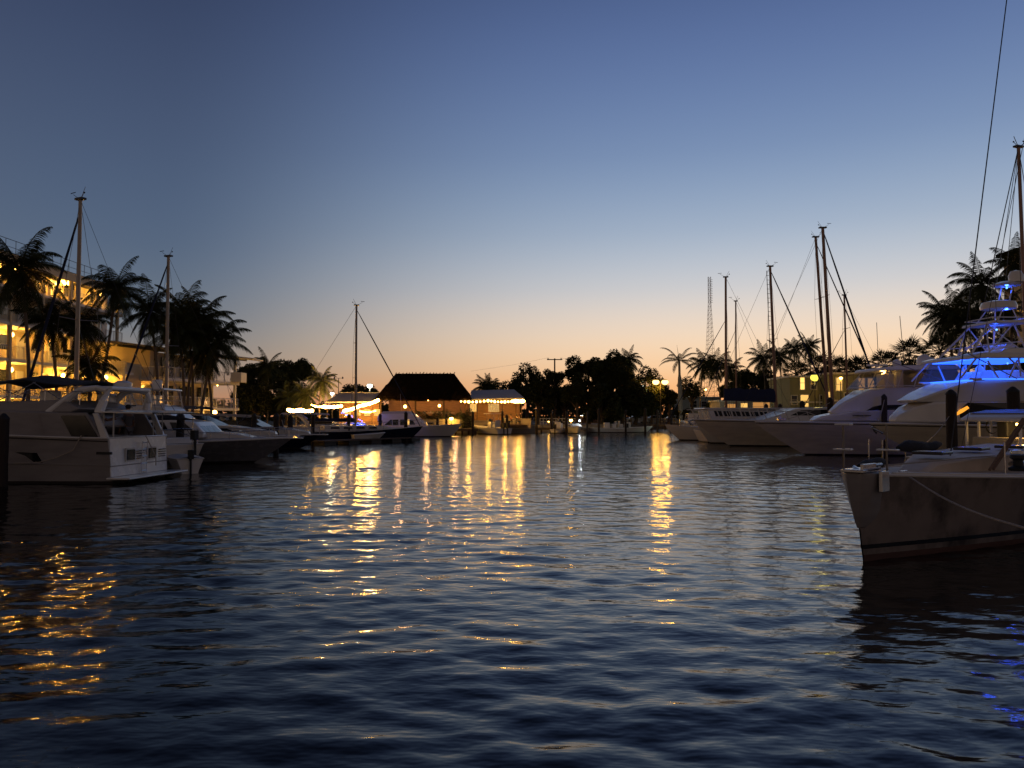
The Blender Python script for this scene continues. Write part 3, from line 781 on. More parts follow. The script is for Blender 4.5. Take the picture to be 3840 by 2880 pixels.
def low_annex():
    t = thing('apartment_building', (-38, 66, 1), 'low yellow lit annex with bright door lamps beneath the leftmost palms', 'building')
    L = lambda x, y, z: (x + 38, y - 66, z)
    b = MB(); b.box(L(-41.2, 75.0, 3.6), (9.0, 3.0, 5.8)); b.build('wall', CREAM, t)
    for z in (2.55, 5.4):
        s = MB(); s.box(L(-40.4, 72.9, z), (8.6, 1.6, .22)); s.build('floor_slab', TRIM, t, bevel=.02)
        railing(t, L(-44.6, 72.2, z + .1), L(-36.2, 72.2, z + .1), 1.0, .16)
    for x in (-44, -42.2, -38.9, -37.4):
        for z in (3.5, 6.1):
            if z < 5: w_ = MB(); w_.box(L(x, 73.47, z + .35), (.75, .1, 1.3)); f = w_.build('window', DARKW, t)
            if z < 5: g = MB(); g.box(L(x, 73.41, z + .35), (.05, .05, 1.3)); g.box(L(x, 73.41, z + 1.02), (.85, .06, .06)); g.box(L(x, 73.41, z - .32), (.85, .06, .06)); g.build('window_frame', TRIM, f)
    for x in (-44.5, -40.5, -36.3):
        c = MB(); c.box(L(x, 72.25, 3.0), (.2, .2, 5.8)); c.build('column', TRIM, t)
    for x, z in ((-43.2, 5.0), (-40.0, 5.0), (-38.0, 5.0), (-42.2, 2.2), (-37.9, 2.2)): wall_light(t, L(x, 72.3, z), 650, .18)
low_annex()

# ================================================================== the waterfront restaurant
THATCH = mat('dark_palm_thatch', (0.014, 0.010, 0.007), .95, var=.35, scale=6, stretch=(5, 5, .6), bump=.9, bscale=14, spec=0.0)
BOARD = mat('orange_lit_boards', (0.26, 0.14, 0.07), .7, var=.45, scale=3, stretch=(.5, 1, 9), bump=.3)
TIMB = mat('dark_timber', (0.10, 0.055, 0.03), .8, var=.25, scale=6, bump=.3)
METALR = mat('pale_metal_roof', (0.34, 0.33, 0.32), .45, var=.08, scale=2, stretch=(8, .3, .3))
PLASTER = mat('planter_wall_paint', (0.42, 0.37, 0.30), .85, var=.12, scale=1)
HEDGE = mat('hedge_leaf', (0.035, 0.045, 0.018), .7, var=.3, scale=3)

def tiki():
    Y0 = 108.0
    t = thing('thatched_pavilion', ((1585 - 1920) / FPX * Y0, Y0, 1), 'large open pavilion with steep dark thatched roof and orange lit interior', 'pavilion')
    s = Y0 / FPX; q = lambda px, py: ((px - 1585) * s, EYE - 1 - (py - 1560) * s)
    # hipped thatch, ragged at the eaves
    (xl, ze), (xr, _) = q(1404, 1494), q(1768, 1494)
    (rl, zr), (rr_, _) = q(1463, 1394), q(1692, 1394)
    rnd = random.Random(4); D = 10.5
    b = MB(); n = 40
    def ringat(k, o=0.0):
        x0 = lerp(xl, rl, k ** .9) - o; x1 = lerp(xr, rr_, k ** .9) + o; y0 = lerp(0, D / 2 - .15, k) - o; y1 = lerp(D, D / 2 + .15, k) + o; z = lerp(ze, zr, k ** .96)
        P_ = []
        for i in range(n): P_.append((lerp(x0, x1, i / n), y0, z))
        for i in range(14): P_.append((x1, lerp(y0, y1, i / 14), z))
        for i in range(n): P_.append((lerp(x1, x0, i / n), y1, z))
        for i in range(14): P_.append((x0, lerp(y1, y0, i / 14), z))
        return P_
    rr2 = []
    for j in range(13):
        k = j / 12; R = ringat(k, .0)
        rr2.append([(x + rnd.uniform(-.05, .05), y + rnd.uniform(-.06, .06), z + (rnd.uniform(-.25, .08) if j == 0 else rnd.uniform(-.05, .05))) for x, y, z in R])
    b.rings(rr2)
    for i in range(900):   # loose thatch tips along the eave
        a = rnd.choice(rr2[0]); p = Vector(a) + Vector((rnd.uniform(-.2, .2), rnd.uniform(-.1, .1), .05)); e = p + Vector((rnd.uniform(-.1, .1), rnd.uniform(-.08, .08), -rnd.uniform(.1, .38)))
        b.add([p + Vector((-.03, 0, 0)), p + Vector((.03, 0, 0)), e], [(0, 1, 2)])
    b.build('roof', THATCH, t)
    for i in range(18):
        x = lerp(rl, rr_, i / 17); c = MB(); c.tube((x + rnd.uniform(-.08, .08), D / 2 - .5, zr - .02), (x + rnd.uniform(-.12, .12), D / 2 + .2, zr + rnd.uniform(.12, .26)), .06, n=5); c.build('ridge_tie', THATCH, t)
    for px in (1426, 1556, 1663, 1745):
        x, _ = q(px, 0)
        for y in (.6, D - .6):
            c = MB(); c.tube((x, y, 0), (x, y, ze + .4), .13, .12, 8); c.build('post', TIMB, t, smooth=True)
    c = MB(); c.box(((xl + xr) / 2, .6, ze - .12), (xr - xl - 1.2, .2, .22)); c.box(((xl + xr) / 2, D - .6, ze - .12), (xr - xl - 1.2, .2, .22)); c.build('beam', TIMB, t)
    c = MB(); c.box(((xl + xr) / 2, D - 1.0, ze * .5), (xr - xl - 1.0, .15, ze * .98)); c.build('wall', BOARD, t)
    c = MB(); c.box(((xl + xr) / 2, D / 2, .12), (xr - xl - .6, D - .4, .24)); c.build('floor', DOCKM, t)
    c = MB(); c.box(((xl + xr) / 2 - 1, D - 2.6, .85), (7.5, .7, 1.1)); c.build('bar_counter', TIMB, t, bevel=.02)
    rnd = random.Random(9)
    for i in range(26):
        x = lerp(-5.2, 3.6, i / 26) + rnd.uniform(-.1, .1); c = MB(); h = rnd.uniform(.22, .34)
        c.lathe([(.045, 0), (.05, .03), (.05, h * .6), (.018, h * .75), (.018, h)], (x, D - 1.25, 1.9), 6); o = c.build('bottle', mat('bottle_%d' % (i % 3), [(.4, .3, .1), (.5, .5, .45), (.1, .25, .1)][i % 3], .2), t)
    c = MB(); c.box((-.8, D - 1.25, 1.86), (9.2, .35, .05)); c.build('bottle_shelf', TRIM, t)
    for px, py, pw, r in ((1484, 1494, 60, .12), (1503, 1493, 90, .16), (1512, 1524, 120, .22), (1643, 1521, 120, .19), (1600, 1500, 60, .07), (1412, 1490, 120, .2)):
        x, z = q(px, py); wall_light(t, (x, 2.0, z), pw, r)
        c = MB(); c.tube((x, 2.0, z + r), (x, 2.0, ze + .1), .012, n=4); c.build('lamp_cord', RUBBER, t)
    for x in (-4.2, 0, 4.2): lamp(t, (x, D / 2, ze - .3), 210, (1.0, .5, .2), .2)
tiki()

def window_grid(t, x, y, z, w_, h, nx, ny, lit=LITW):
    g = MB(); g.box((x, y, z), (w_, .05, h)); p = g.build('window', lit, t)
    f = MB()
    for i in range(nx + 1): f.box((x - w_ / 2 + w_ * i / nx, y - .045, z), (.06, .05, h + .06))
    for i in range(ny + 1): f.box((x, y - .05, z - h / 2 + h * i / ny), (w_ + .06, .05, .06))
    f.build('window_frame', TRIM, p)

def side_hall():
    Y0 = 110.0; s = Y0 / FPX; q = lambda px, py: ((px - 1865) * s, EYE - 1 - (py - 1560) * s)
    t = thing('restaurant_building', ((1865 - 1920) * s, Y0, 1), 'low restaurant hall with pale metal roof and white gridded windows right of the thatched pavilion', 'building')
    a, b_, c_, d = q(1762, 1461), q(1928, 1457), q(1966, 1493), q(1766, 1497)
    r = MB(); r.rings([[(a[0], 3.5, a[1]), (b_[0], 3.5, b_[1]), (c_[0], -1.0, c_[1]), (d[0], -1.0, d[1])], [(a[0], 3.5, a[1] - .12), (b_[0], 3.5, b_[1] - .12), (c_[0], -1.0, c_[1] - .12), (d[0], -1.0, d[1] - .12)]])
    r.rings([[(a[0], 3.5, a[1]), (b_[0], 3.5, b_[1]), (c_[0], 8, c_[1]), (d[0], 8, d[1])], [(a[0], 3.5, a[1] - .12), (b_[0], 3.5, b_[1] - .12), (c_[0], 8, c_[1] - .12), (d[0], 8, d[1] - .12)]])
    r.build('roof', METALR, t)
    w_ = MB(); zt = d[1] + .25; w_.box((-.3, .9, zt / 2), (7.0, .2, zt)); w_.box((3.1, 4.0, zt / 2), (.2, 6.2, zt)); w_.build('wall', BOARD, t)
    window_grid(t, *(q(1774, 0)[0], .75), q(0, 1529)[1], .95, 1.1, 3, 4); window_grid(t, q(1851, 0)[0], .75, q(0, 1529)[1], 1.5, 1.15, 5, 4, glow('lit_window_dim', (1.0, .6, .2), .6))
    for px in (1790, 1885, 1935, 1955):
        x, _ = q(px, 0); c = MB(); c.tube((x, -.8, 0), (x, -.8, d[1]), .07, n=6); c.build('post', TIMB, t)
    c = MB(); c.box((0, -1.2, .1), (8.4, 4.4, .2)); c.build('floor', DOCKM, t)
side_hall()

def left_hall():
    Y0 = 108.0; s = Y0 / FPX; q = lambda px, py: ((px - 1330) * s, EYE - 1 - (py - 1560) * s)
    t = thing('restaurant_building', ((1330 - 1920) * s, Y0, 1), 'low restaurant hall with pale lit roof left of the thatched pavilion', 'building')
    a, b_, c_, d = q(1256, 1471), q(1409, 1470), q(1400, 1508), q(1222, 1508)
    r = MB(); r.rings([[(a[0], 3.2, a[1]), (b_[0], 3.2, b_[1]), (c_[0], -.6, c_[1]), (d[0], -.6, d[1])], [(a[0], 3.2, a[1] - .12), (b_[0], 3.2, b_[1] - .12), (c_[0], -.6, c_[1] - .12), (d[0], -.6, d[1] - .12)]])
    r.build('roof', METALR, t)
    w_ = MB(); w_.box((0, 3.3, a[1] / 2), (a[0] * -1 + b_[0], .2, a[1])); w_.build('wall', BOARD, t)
    g = MB(); g.box(((a[0] + b_[0]) / 2, 3.2, a[1] + .05), (b_[0] - a[0], .14, .1)); g.box(((d[0] + c_[0]) / 2, -.62, d[1] - .02), (c_[0] - d[0], .1, .14)); g.build('gutter', TRIM, t)
    for px in (1230, 1285, 1345, 1398):
        x, _ = q(px, 0); c = MB(); c.tube((x, -.4, 0), (x, -.4, d[1]), .08, n=6); c.build('post', TIMB, t)
    for i in range(4): window_grid(t, lerp(-1.6, 2.6, i / 3), 3.15, 1.9, .8, .9, 2, 3)
    c = MB(); c.box((0, 1, .1), (7, 5, .2)); c.build('floor', DOCKM, t)
    lamp(t, (0, .6, 3.1), 130, YEL, .15)
left_hall()

def string_lights(pts, n, label, r=.10, power=70, nl=3, sag=.25, m=None, col=YEL):
    """bulbs along a slack cable"""
    A = [Vector(p) for p in pts]; t = thing('string_lights', A[0], label, 'string lights', 'warm string lights at the restaurant')
    tot = []; m = m or BULB
    for i in range(len(A) - 1):
        for k in range(12): q = A[i].lerp(A[i + 1], k / 12); q.z -= sag * math.sin(math.pi * k / 12); tot.append(q - A[0])
    tot.append(A[-1] - A[0])
    c = MB(); c.path(tot, .012, 4); c.build('cable', RUBBER, t)
    me = None
    for i in range(n):
        f = (i + .5) / n * (len(tot) - 1); j = int(f); p = tot[j].lerp(tot[min(j + 1, len(tot) - 1)], f - j) - Vector((0, 0, r + .02))
        if me is None:
            b = MB(); b.ball((0, 0, 0), r, 10, 6); o = b.build('bulb', m, t, smooth=True); me = o.data
        else: o = bpy.data.objects.new('bulb', me); COL.objects.link(o); o.parent = t
        o.location = p; k_ = 0.75 + .5 * ((i * 7) % 5) / 5; o.scale = (k_,) * 3
    for i in range(nl):
        f = (i + .5) / nl * (len(tot) - 1); lamp(t, tot[int(f)] - Vector((0, .2, .3)), power, col, .18)
    return t
Q = lambda px, py, Y: P(px, py, Y)
BRIGHT = glow('bright_warm_bulb', (1.0, .50, .10), 60)
string_lights([Q(1722, 1500, 107), Q(1830, 1498, 107), Q(1925, 1500, 107)], 15, 'warm globe bulbs strung under the pale metal roof eave', .16, 200, 3, .12)
string_lights([Q(1920, 1497, 106.5), Q(1966, 1497, 106.5)], 9, 'tight cluster of glowing globes at the right end of the restaurant eave', .25, 700, 1, .03)
string_lights([Q(1288, 1534, 106), Q(1350, 1516, 106), Q(1420, 1494, 106)], 30, 'rising strand of glowing bulbs beside the thatched pavilion', .20, 500, 3, .12, m=BRIGHT)
string_lights([Q(1205, 1519, 104), Q(1283, 1516, 104)], 12, 'short strand of bulbs under the left restaurant eave', .20, 600, 1, .1, m=BRIGHT)
string_lights([Q(1078, 1528, 101), Q(1128, 1529, 101), Q(1172, 1532, 101)], 22, 'dense glowing strand of bulbs over the dockside palms', .24, 650, 3, .2, m=BRIGHT)
string_lights([Q(1165, 1512, 103), Q(1218, 1516, 103)], 7, 'loose bulbs hanging around the lit palm trunk', .13, 60, 1, .25)
string_lights([Q(1348, 1538, 109.5), Q(1410, 1536, 109.5)], 12, 'low dim strand of bulbs inside the left restaurant hall', .12, 50, 1, .2)

def planter(px0, px1, ptop, Y, label, hedge=True, m=PLASTER):
    a = P(px0, ptop, Y); b_ = P(px1, ptop, Y); t = thing('planter_wall', ((a.x + b_.x) / 2, Y, .6), label, 'wall')
    w_ = b_.x - a.x; h = a.z - .6
    c = MB(); c.box((0, 0, h / 2), (w_, .5, h)); c.build('wall', m, t, bevel=.02)
    c = MB(); c.box((0, 0, h + .04), (w_ + .06, .6, .09)); c.build('cap', CONC, t, bevel=.01)
    return t
planter(1590, 1770, 1572, 105.4, 'cream planter wall at the water below the thatched pavilion')
planter(1905, 1992, 1571, 108.6, 'cream wall at the water end of the restaurant patio')
planter(1776, 1842, 1578, 107.6, 'cream wall behind the docked centre console boat')

def hedge(px0, px1, ptop, Y, label, pbot=1572, n=2600, leaf=.10, D=.8):
    a = P(px0, ptop, Y); b_ = P(px1, ptop, Y); z0 = P(0, pbot, Y).z; rnd = random.Random(int(px0))
    t = thing('hedge', ((a.x + b_.x) / 2, Y, z0), label, 'hedge'); w_ = b_.x - a.x; h = a.z - z0
    c = MB(); 
    for i in range(n):
        x = rnd.uniform(-w_ / 2, w_ / 2); hh = h * (.75 + .25 * math.sin(x * 1.7 + px0) + .15 * math.sin(x * 4.1)); p = Vector((x, rnd.uniform(-D / 2, D / 2), rnd.uniform(0, hh)))
        u = Vector((rnd.gauss(0, 1), rnd.gauss(0, 1), rnd.gauss(0, 1))).normalized() * leaf; v = u.cross(Vector((rnd.gauss(0, 1), rnd.gauss(0, 1), rnd.gauss(0, 1)))).normalized() * leaf * .5
        c.add([p - u, p + v, p + u, p - v], [(0, 1, 2, 3)])
    c.build('leaves', HEDGE, t)
    return t
hedge(1560, 1770, 1536, 105.2, 'dark hedge and climbing plants in front of the thatched pavilion')
hedge(1725, 1772, 1530, 104.9, 'tangled dark shrub beside the piling at the pavilion corner', 1610, 1500)

# ------------------------------------------------------------------ diners and tables on the patio
TABLEM = mat('patio_table', (.30, .24, .18), .6)
def patio_table(x, y, label):
    t = thing('patio_table', (x, y, 1.2), label, 'table', 'patio tables at the water')
    c = MB(); c.box((0, 0, .74), (1.1, .8, .05)); c.build('table_top', TABLEM, t, bevel=.01)
    for i in (-1, 1): c = MB(); c.box((i * .42, 0, .36), (.07, .6, .72)); c.build('leg', TIMB, t)
def patio_chair(x, y, rz, label):
    t = thing('patio_chair', (x, y, 1.2), label, 'chair', 'patio chairs', rz)
    c = MB(); c.box((0, 0, .44), (.42, .42, .04)); c.build('seat', TRIM, t)
    c = MB(); c.box((-.2, 0, .72), (.03, .42, .42)); c.build('backrest', TRIM, t)
    for i in (-1, 1):
        for j in (-1, 1): c = MB(); c.tube((i * .18, j * .18, 0), (i * .18, j * .18, .43), .018, n=4); c.build('leg', TRIM, t)
pat = [(1900, 107.0, 'white shirted', 0, 1), (1918, 107.6, 'red shirted', 2, 3), (1936, 107.2, 'grey shirted', 3, 1), (1948, 107.9, 'tan shirted', 4, 1), (1890, 108.0, 'teal shirted', 5, 3)]
side = ['left of the table', 'behind the table', 'in front of the table end', 'at the right edge', 'nearest the gridded window']
for i, (px, Y, wd, sh, tr) in enumerate(pat):
    p = P(px, 1560, Y); rz = [0.2, 3.3, 0.1, 3.0, 4.2][i]
    person((p.x, Y, 1.2), rz, '%s diner seated on the restaurant patio %s' % (wd, side[i]), True, sh, tr, 1, 'diners on the patio')
    patio_chair(p.x - .05 * math.cos(rz), Y - .05 * math.sin(rz), rz, 'white patio chair under the %s diner' % wd)
for px, Y, l in ((1909, 107.3, 'patio table between the white shirted and red shirted diners'), (1942, 107.5, 'patio table at the right edge of the restaurant patio')): p = P(px, 1560, Y); patio_table(p.x, Y, l)
for i, (px, Y, sh, l) in enumerate([(1452, 111.5, 0, 'person in white standing at the pavilion bar, leftmost'), (1462, 112.2, 3, 'person in grey standing just right of the leftmost bar guest'), (1530, 111.8, 2, 'person in red standing at the middle of the pavilion bar'), (1600, 112.0, 4, 'person in tan standing right of the hanging globe at the bar'), (1690, 111.6, 5, 'person in teal standing by the pavilion right post')]):
    p = P(px, 1560, Y); person((p.x, Y, 1.24), 1.57 + i, l, False, sh, 1, i % 2, 'guests at the pavilion bar')

# ================================================================== far bank: street, park, houses
ASPH = mat('asphalt', (.05, .05, .05), .9, var=.2)
def flat(name, pts, z, m):
    b = MB(); b.add([(x, y, z) for x, y in pts], [tuple(range(len(pts)))]); o = b.build(name, m); tag(o, kind='structure'); return o
flat('road', [(-120, 158), (160, 158), (160, 166), (-120, 166)], 1.006, ASPH)
flat('pavement', [(4, 121), (17, 124), (19, 146), (33, 150), (33, 153), (4, 153)], 1.005, CONC)

GREENW = mat('pale_green_stucco', (.26, .26, .16), .85, var=.08, scale=1)
def two_storey(px0, px1, ptop, Y, label, m, wins, D=8):
    a = P(px0, ptop, Y); b_ = P(px1, ptop, Y); t = thing('house', ((a.x + b_.x) / 2, Y, 1), label, 'house'); W_ = b_.x - a.x; H = a.z - 1
    c = MB(); c.box((0, D / 2, H / 2), (W_, D, H)); c.build('wall', m, t)
    c = MB(); c.box((0, D / 2, H + .12), (W_ + .5, D + .5, .24)); c.build('roof', TRIM, t, bevel=.03)
    c = MB(); c.box((0, -.07, H * .5), (W_ + .1, .14, .22)); c.build('string_course', TRIM, t)
    for px, py, w_, h, mm in wins:
        p = P(px, py, Y); f = MB(); f.box((p.x - (a.x + b_.x) / 2, -.03, p.z - 1), (w_, .06, h)); o = f.build('window', mm, t)
        g = MB(); x = p.x - (a.x + b_.x) / 2; z = p.z - 1
        for sx in (-1, 1): g.box((x + sx * (w_ / 2 + .05), -.07, z), (.1, .1, h + .2))
        for sz in (-1, 0, 1): g.box((x, -.075, z + sz * (h / 2 + .05 * abs(sz))), (w_, .09, .1 if sz else .05))
        g.build('window_frame', TRIM, o)
    return t
LW2 = glow('lit_window_bright', (1.0, .62, .15), 1.6)
h1 = two_storey(2962, 3100, 1416, 100, 'pale green two storey house lit by the greenish street lamp', GREENW,
    [(3008, 1436, .55, 1.7, LW2), (3016, 1503, 1.0, 1.5, LITW), (2978, 1500, .7, 1.1, DARKW), (3050, 1440, .7, 1.3, DARKW), (3085, 1500, .7, 1.2, DARKW)])
h2 = two_storey(3104, 3290, 1404, 98, 'olive two storey house with two lit windows behind the sailboat masts', GREENW,
    [(3146, 1441, .75, 1.6, LITW), (3230, 1440, .8, 1.5, glow('lit_window_low', (1.0, .55, .2), .45)), (3108, 1485, .5, 1.0, LITW), (3180, 1495, .9, 1.4, DARKW), (3265, 1440, .8, 1.4, glow('lit_window_low', (1.0, .55, .2), .45))])
two_storey(2560, 2700, 1492, 150, 'small pale single storey house beyond the royal palm', mat('pale_blue_stucco', (.32, .36, .33), .85), [(2600, 1515, 1.3, 1.2, DARKW), (2640, 1515, 1.0, 1.0, DARKW)], 8)
LIT3 = glow('lit_window_soft', (1.0, .45, .12), .5)
two_storey(2700, 2960, 1506, 118, 'low cream shopfront with warm lit openings behind the sailboats', PLASTER,
    [(2745, 1530, 1.4, 1.2, LIT3), (2790, 1528, 1.0, 1.3, LITW), (2845, 1524, 1.8, 1.2, LIT3), (2880, 1524, 1.2, 1.2, LIT3), (2935, 1528, 1.5, 1.5, LIT3)], 6)
two_storey(2405, 2480, 1520, 165, 'plain small building behind the far parked cars', PLASTER, [(2430, 1540, 1.6, 1.4, DARKW)], 6)

def right_tower():
    Y0 = 78.0; a = P(3796, 945, Y0); t = thing('apartment_building', (a.x, Y0, 1), 'tall apartment building with lit top balconies at the right edge behind the palms', 'building')
    H = a.z - 1; c = MB(); c.box((5.2, 1, H / 2), (9, 3, H)); c.build('wall', CREAM, t)
    c = MB(); c.box((5.3, .4, H + .15), (10.4, 5.0, .35)); c.build('roof', THATCH, t, bevel=.03)
    z = H - 3.0; k = 0
    while z > 1:
        c = MB(); c.box((4.6, -1.2, z), (10.2, 1.6, .22)); c.build('floor_slab', TRIM, t, bevel=.02)
        railing(t, (-.4, -1.95, z + .1), (9, -1.95, z + .1), 1.0, .2)
        wall_light(t, (1.0 + (k % 2), -.75, z + 2.5), 260, .12)
        for x in (1.8, 5.0): c = MB(); c.box((x, -.54, z + 1.2), (1.6, .1, 2.1)); c.build('glass_door', DARKW, t)
        z -= 3.0; k += 1
right_tower()

# kiosk with red and orange light
t = thing('kiosk', (P(2220, 1560, 150).x, 150, 1), 'small open kiosk glowing red and orange under the big dark trees', 'kiosk')
c = MB(); c.box((0, 1, 2.2), (4.4, 2.6, .2)); c.build('roof', TIMB, t)
for x in (-2, 0, 2): c = MB(); c.box((x, 0, 1.1), (.12, .12, 2.2)); c.build('post', TIMB, t)
c = MB(); c.box((0, 2.2, 1.1), (4.2, .1, 2.2)); c.build('wall', BOARD, t)
c = MB(); c.box((0, .2, .5), (4.0, .5, 1.0)); c.build('counter', BOARD, t)
for x, k in ((-1.5, 1), (-.3, 0), (1.2, 0)): c = MB(); c.box((x, 2.1, 1.6), (1.0, .06, .3)); c.build('lit_panel', glow('red_sign', (1, .22, .05), 2.5) if not k else BULBW, t)
lamp(t, (0, .8, 1.8), 90, (1, .35, .12), .1)

def street_lamp(px, py, Y, label, heads=1, r=.35, power=900, col=YEL, m=None, gap=.9, lit=True, ground=1.0):
    p = P(px, py, Y); t = thing('street_lamp', (p.x, Y, ground), label, 'street lamp'); h = p.z - ground
    c = MB(); c.tube((0, 0, 0), (0, 0, h), .09, .06, 8); 
    if heads > 1: c.tube((-gap, 0, h), (gap, 0, h), .04, n=6)
    c.build('pole', DKALU, t, smooth=True)
    for i in range(heads):
        x = 0 if heads == 1 else lerp(-gap, gap, i / (heads - 1))
        b = MB(); b.ball((x, -.1, h), r, 12, 8, .8); b.build('lamp_globe', (m or BULB) if lit else DKALU, t, smooth=True)
        k = MB(); k.lathe([(r * .8, 0), (r * .7, .1), (.03, .18)], (x, -.1, h + r * .55), 10); k.build('lamp_cap', DKALU, t, smooth=True)
        if lit and power: lamp(t, (x, -.1 - r * .2, h - r * 1.3), power, col, r)
    return t
street_lamp(2476, 1433, 128, 'twin headed lit street lamp with yellow globes over the far dock', 2, .55, 650, YEL, glow('street_globe', (1.0, .55, .12), 7), gap=.75)
street_lamp(2413, 1453, 132, 'single white lit lamp left of the twin headed street lamp', 1, .36, 500, (.9, 1, .75), BULBW)
street_lamp(3055, 1416, 92, 'very bright greenish yellow street lamp in front of the green house', 1, .55, 90, (1.0, .80, .20), glow('sodium_lamp', (1.0, .80, .10), 1.5))
street_lamp(3152, 1418, 95, 'small warm lamp on the olive house among the masts', 1, .2, 160)
street_lamp(1387, 1447, 125, 'white flood lamp above the roof left of the thatched pavilion', 1, .42, 500, (1, .9, .6), BULBW)
street_lamp(1246, 1476, 112, 'white lamp beside the lit palm left of the restaurant roof', 1, .26, 220, (1, .9, .6), BULBW)
street_lamp(1270, 1418, 140, 'unlit twin headed light pole against the sky left of the sailboat mast', 2, .16, 0, gap=.75, lit=False)
street_lamp(2587, 1556, 112, 'small bright white dock lamp by the white power catamaran', 1, .24, 350, (.85, 1, .8), BULBW)
street_lamp(2597, 1468, 150, 'small pale lamp beyond the royal palm', 1, .25, 100, (.9, 1, .8), BULBW)
street_lamp(2644, 1461, 170, 'small warm lamp under the radio tower', 1, .3, 100)
street_lamp(2210, 1444, 160, 'tiny orange lamp showing through the big dark tree', 1, .2, 40)
street_lamp(2195, 1503, 158, 'tiny white lamp low in the dark trees', 1, .24, 60, (.9, 1, .8), BULBW)
street_lamp(2141, 1576, 113, 'low orange dock lamp left of the small white cabin boat', 1, .24, 160)
street_lamp(1693, 1570, 104.6, 'low yellow dock lamp at the pavilion wall', 1, .26, 260, ground=.4)
street_lamp(1946, 1502, 112, 'yellow lamp at the right end of the restaurant', 1, .2, 60)
street_lamp(2057, 1581, 114, 'small dim dock lamp between the far pilings', 1, .10, 20)

def utility_pole(px, ptop, Y, label):
    p = P(px, ptop, Y); t = thing('utility_pole', (p.x, Y, 1), label, 'utility pole'); h = p.z - 1
    c = MB(); c.tube((0, 0, 0), (0, 0, h), .2, .15, 8); c.build('pole', PILE, t)
    c = MB(); c.box((0, 0, h - .25), (3.3, .14, .2)); c.build('crossarm', PILE, t)
    for x in (-1.5, -1.3, 1.3, 1.5): c = MB(); c.lathe([(.04, 0), (.07, .08), (.03, .3)], (x, 0, h - .15), 6); c.build('insulator', CONC, t)
    c = MB()
    for x, e in ((-1.5, -60), (1.5, 60)): c.path([(x, 0, h + .1), (x + e * .12, 10, h - .7), (x + e * .3, 30, h - 1.0)], .015, 4)
    c.build('power_line', WIRE, t)
utility_pole(2080, 1344, 165, 'tall wooden utility pole with crossarm above the dark trees')

def radio_tower():
    Y = 210.0; p = P(2660, 1038, Y); t = thing('radio_tower', (p.x, Y, 1), 'tall thin steel lattice radio tower rising behind the sailboat masts', 'radio tower')
    H = p.z - 1; c = MB(); n = 34
    def wd(k): return lerp(2.1, .55, k ** .8) / 2 * (1.6 if k < .5 else 1)
    def wd(k): return lerp(1.75, .32, min(1, k / .82))
    for i in range(4):
        sx, sy = ((-1, -1), (1, -1), (1, 1), (-1, 1))[i]
        c.path([(sx * wd(k / n), sy * wd(k / n), H * k / n) for k in range(n + 1)], .045, 4)
    for j in range(n):
        a, b_ = wd(j / n), wd((j + 1) / n); z0, z1 = H * j / n, H * (j + 1) / n
        for s_ in (-1, 1):
            c.tube((-a, s_ * a, z0), (b_, s_ * b_, z1), .022, n=4); c.tube((a, s_ * a, z0), (-b_, s_ * b_, z1), .022, n=4)
            c.tube((-a, s_ * a, z0), (a, s_ * a, z0), .022, n=4)
    c.build('lattice', mat('tower_paint', (.30, .16, .13), .6), t)
    a = MB()
    for k in range(14): z = H * (.82 + .17 * k / 14); a.tube((.3, 0, z), (.85, 0, z + .1), .05, n=4)
    for s_ in (-1, 1): a.box((s_ * 1.6, 0, H * .30), (.5, .5, 1.0)); a.tube((0, 0, H * .30), (s_ * 1.6, 0, H * .30), .05, n=4)
    a.build('antenna', DKALU, t)
radio_tower()

def car(px, Y, label, col, rz=0.0, L=4.4, lights=False):
    p = (px - 1920) / FPX * Y; t = thing('parked_car', (p, Y, 1.0), label, 'car', 'cars parked on the far street', rz)
    m = mat('car_paint_' + col[0], col[1], .3, coat=.6, var=.05)
    W_ = .88
    prof = [(-2.15, .32), (-2.18, .75), (-1.95, .95), (-1.2, 1.0), (-.7, 1.42), (.55, 1.45), (1.15, 1.02), (2.0, .88), (2.2, .62), (2.15, .3)]
    hw = lambda x, z: W_ - max(0, z - .95) * .45
    house(t, 'body', prof, hw, m, .05)
    side_win(t, [(-.95, 1.04), (-.15, 1.04), (-.15, 1.36), (-.62, 1.36)], hw); side_win(t, [(-.08, 1.04), (.95, 1.04), (.5, 1.37), (-.08, 1.37)], hw)
    front_win(t, (1.13, 1.05), (.6, 1.42), [(-.62, .62)]); 
    for x in (-1.35, 1.35):
        for s_ in (-1, 1):
            c = MB(); c.rings([[(x + .32 * math.cos(a * .449), s_ * y, .33 + .32 * math.sin(a * .449)) for a in range(14)] for y in (.72, .92)]); wh = c.build('wheel', RUBBER, t)
            c = MB(); c.rings([[(x + .2 * math.cos(a * .449), s_ * y, .33 + .2 * math.sin(a * .449)) for a in range(14)] for y in (.9, .935)]); c.build('rim', STEEL, wh)
    for s_ in (-1, 1): c = MB(); c.box((2.14, s_ * .62, .7), (.12, .3, .14)); c.build('headlight', STEEL, t)
    for s_ in (-1, 1): c = MB(); c.box((-2.15, s_ * .68, .8), (.1, .26, .14)); c.build('taillight', mat('red_lens', (.4, .02, .02), .3), t)
    return t
car(2385, 152, 'white car parked beyond the small skiffs under the trees', ('white', (.6, .6, .6)), 0.1)
car(2332, 154, 'dark car parked beyond the leftmost small skiff', ('charcoal', (.04, .04, .05)), 0.0)
car(2452, 153, 'silver car parked right of the white car', ('silver', (.3, .3, .31)), 3.2)
car(2640, 156, 'maroon car parked below the pale single storey house', ('maroon', (.25, .04, .04)), 0.05)
car(2520, 158, 'tan car parked beneath the royal palm', ('tan', (.35, .28, .18)), 3.1)

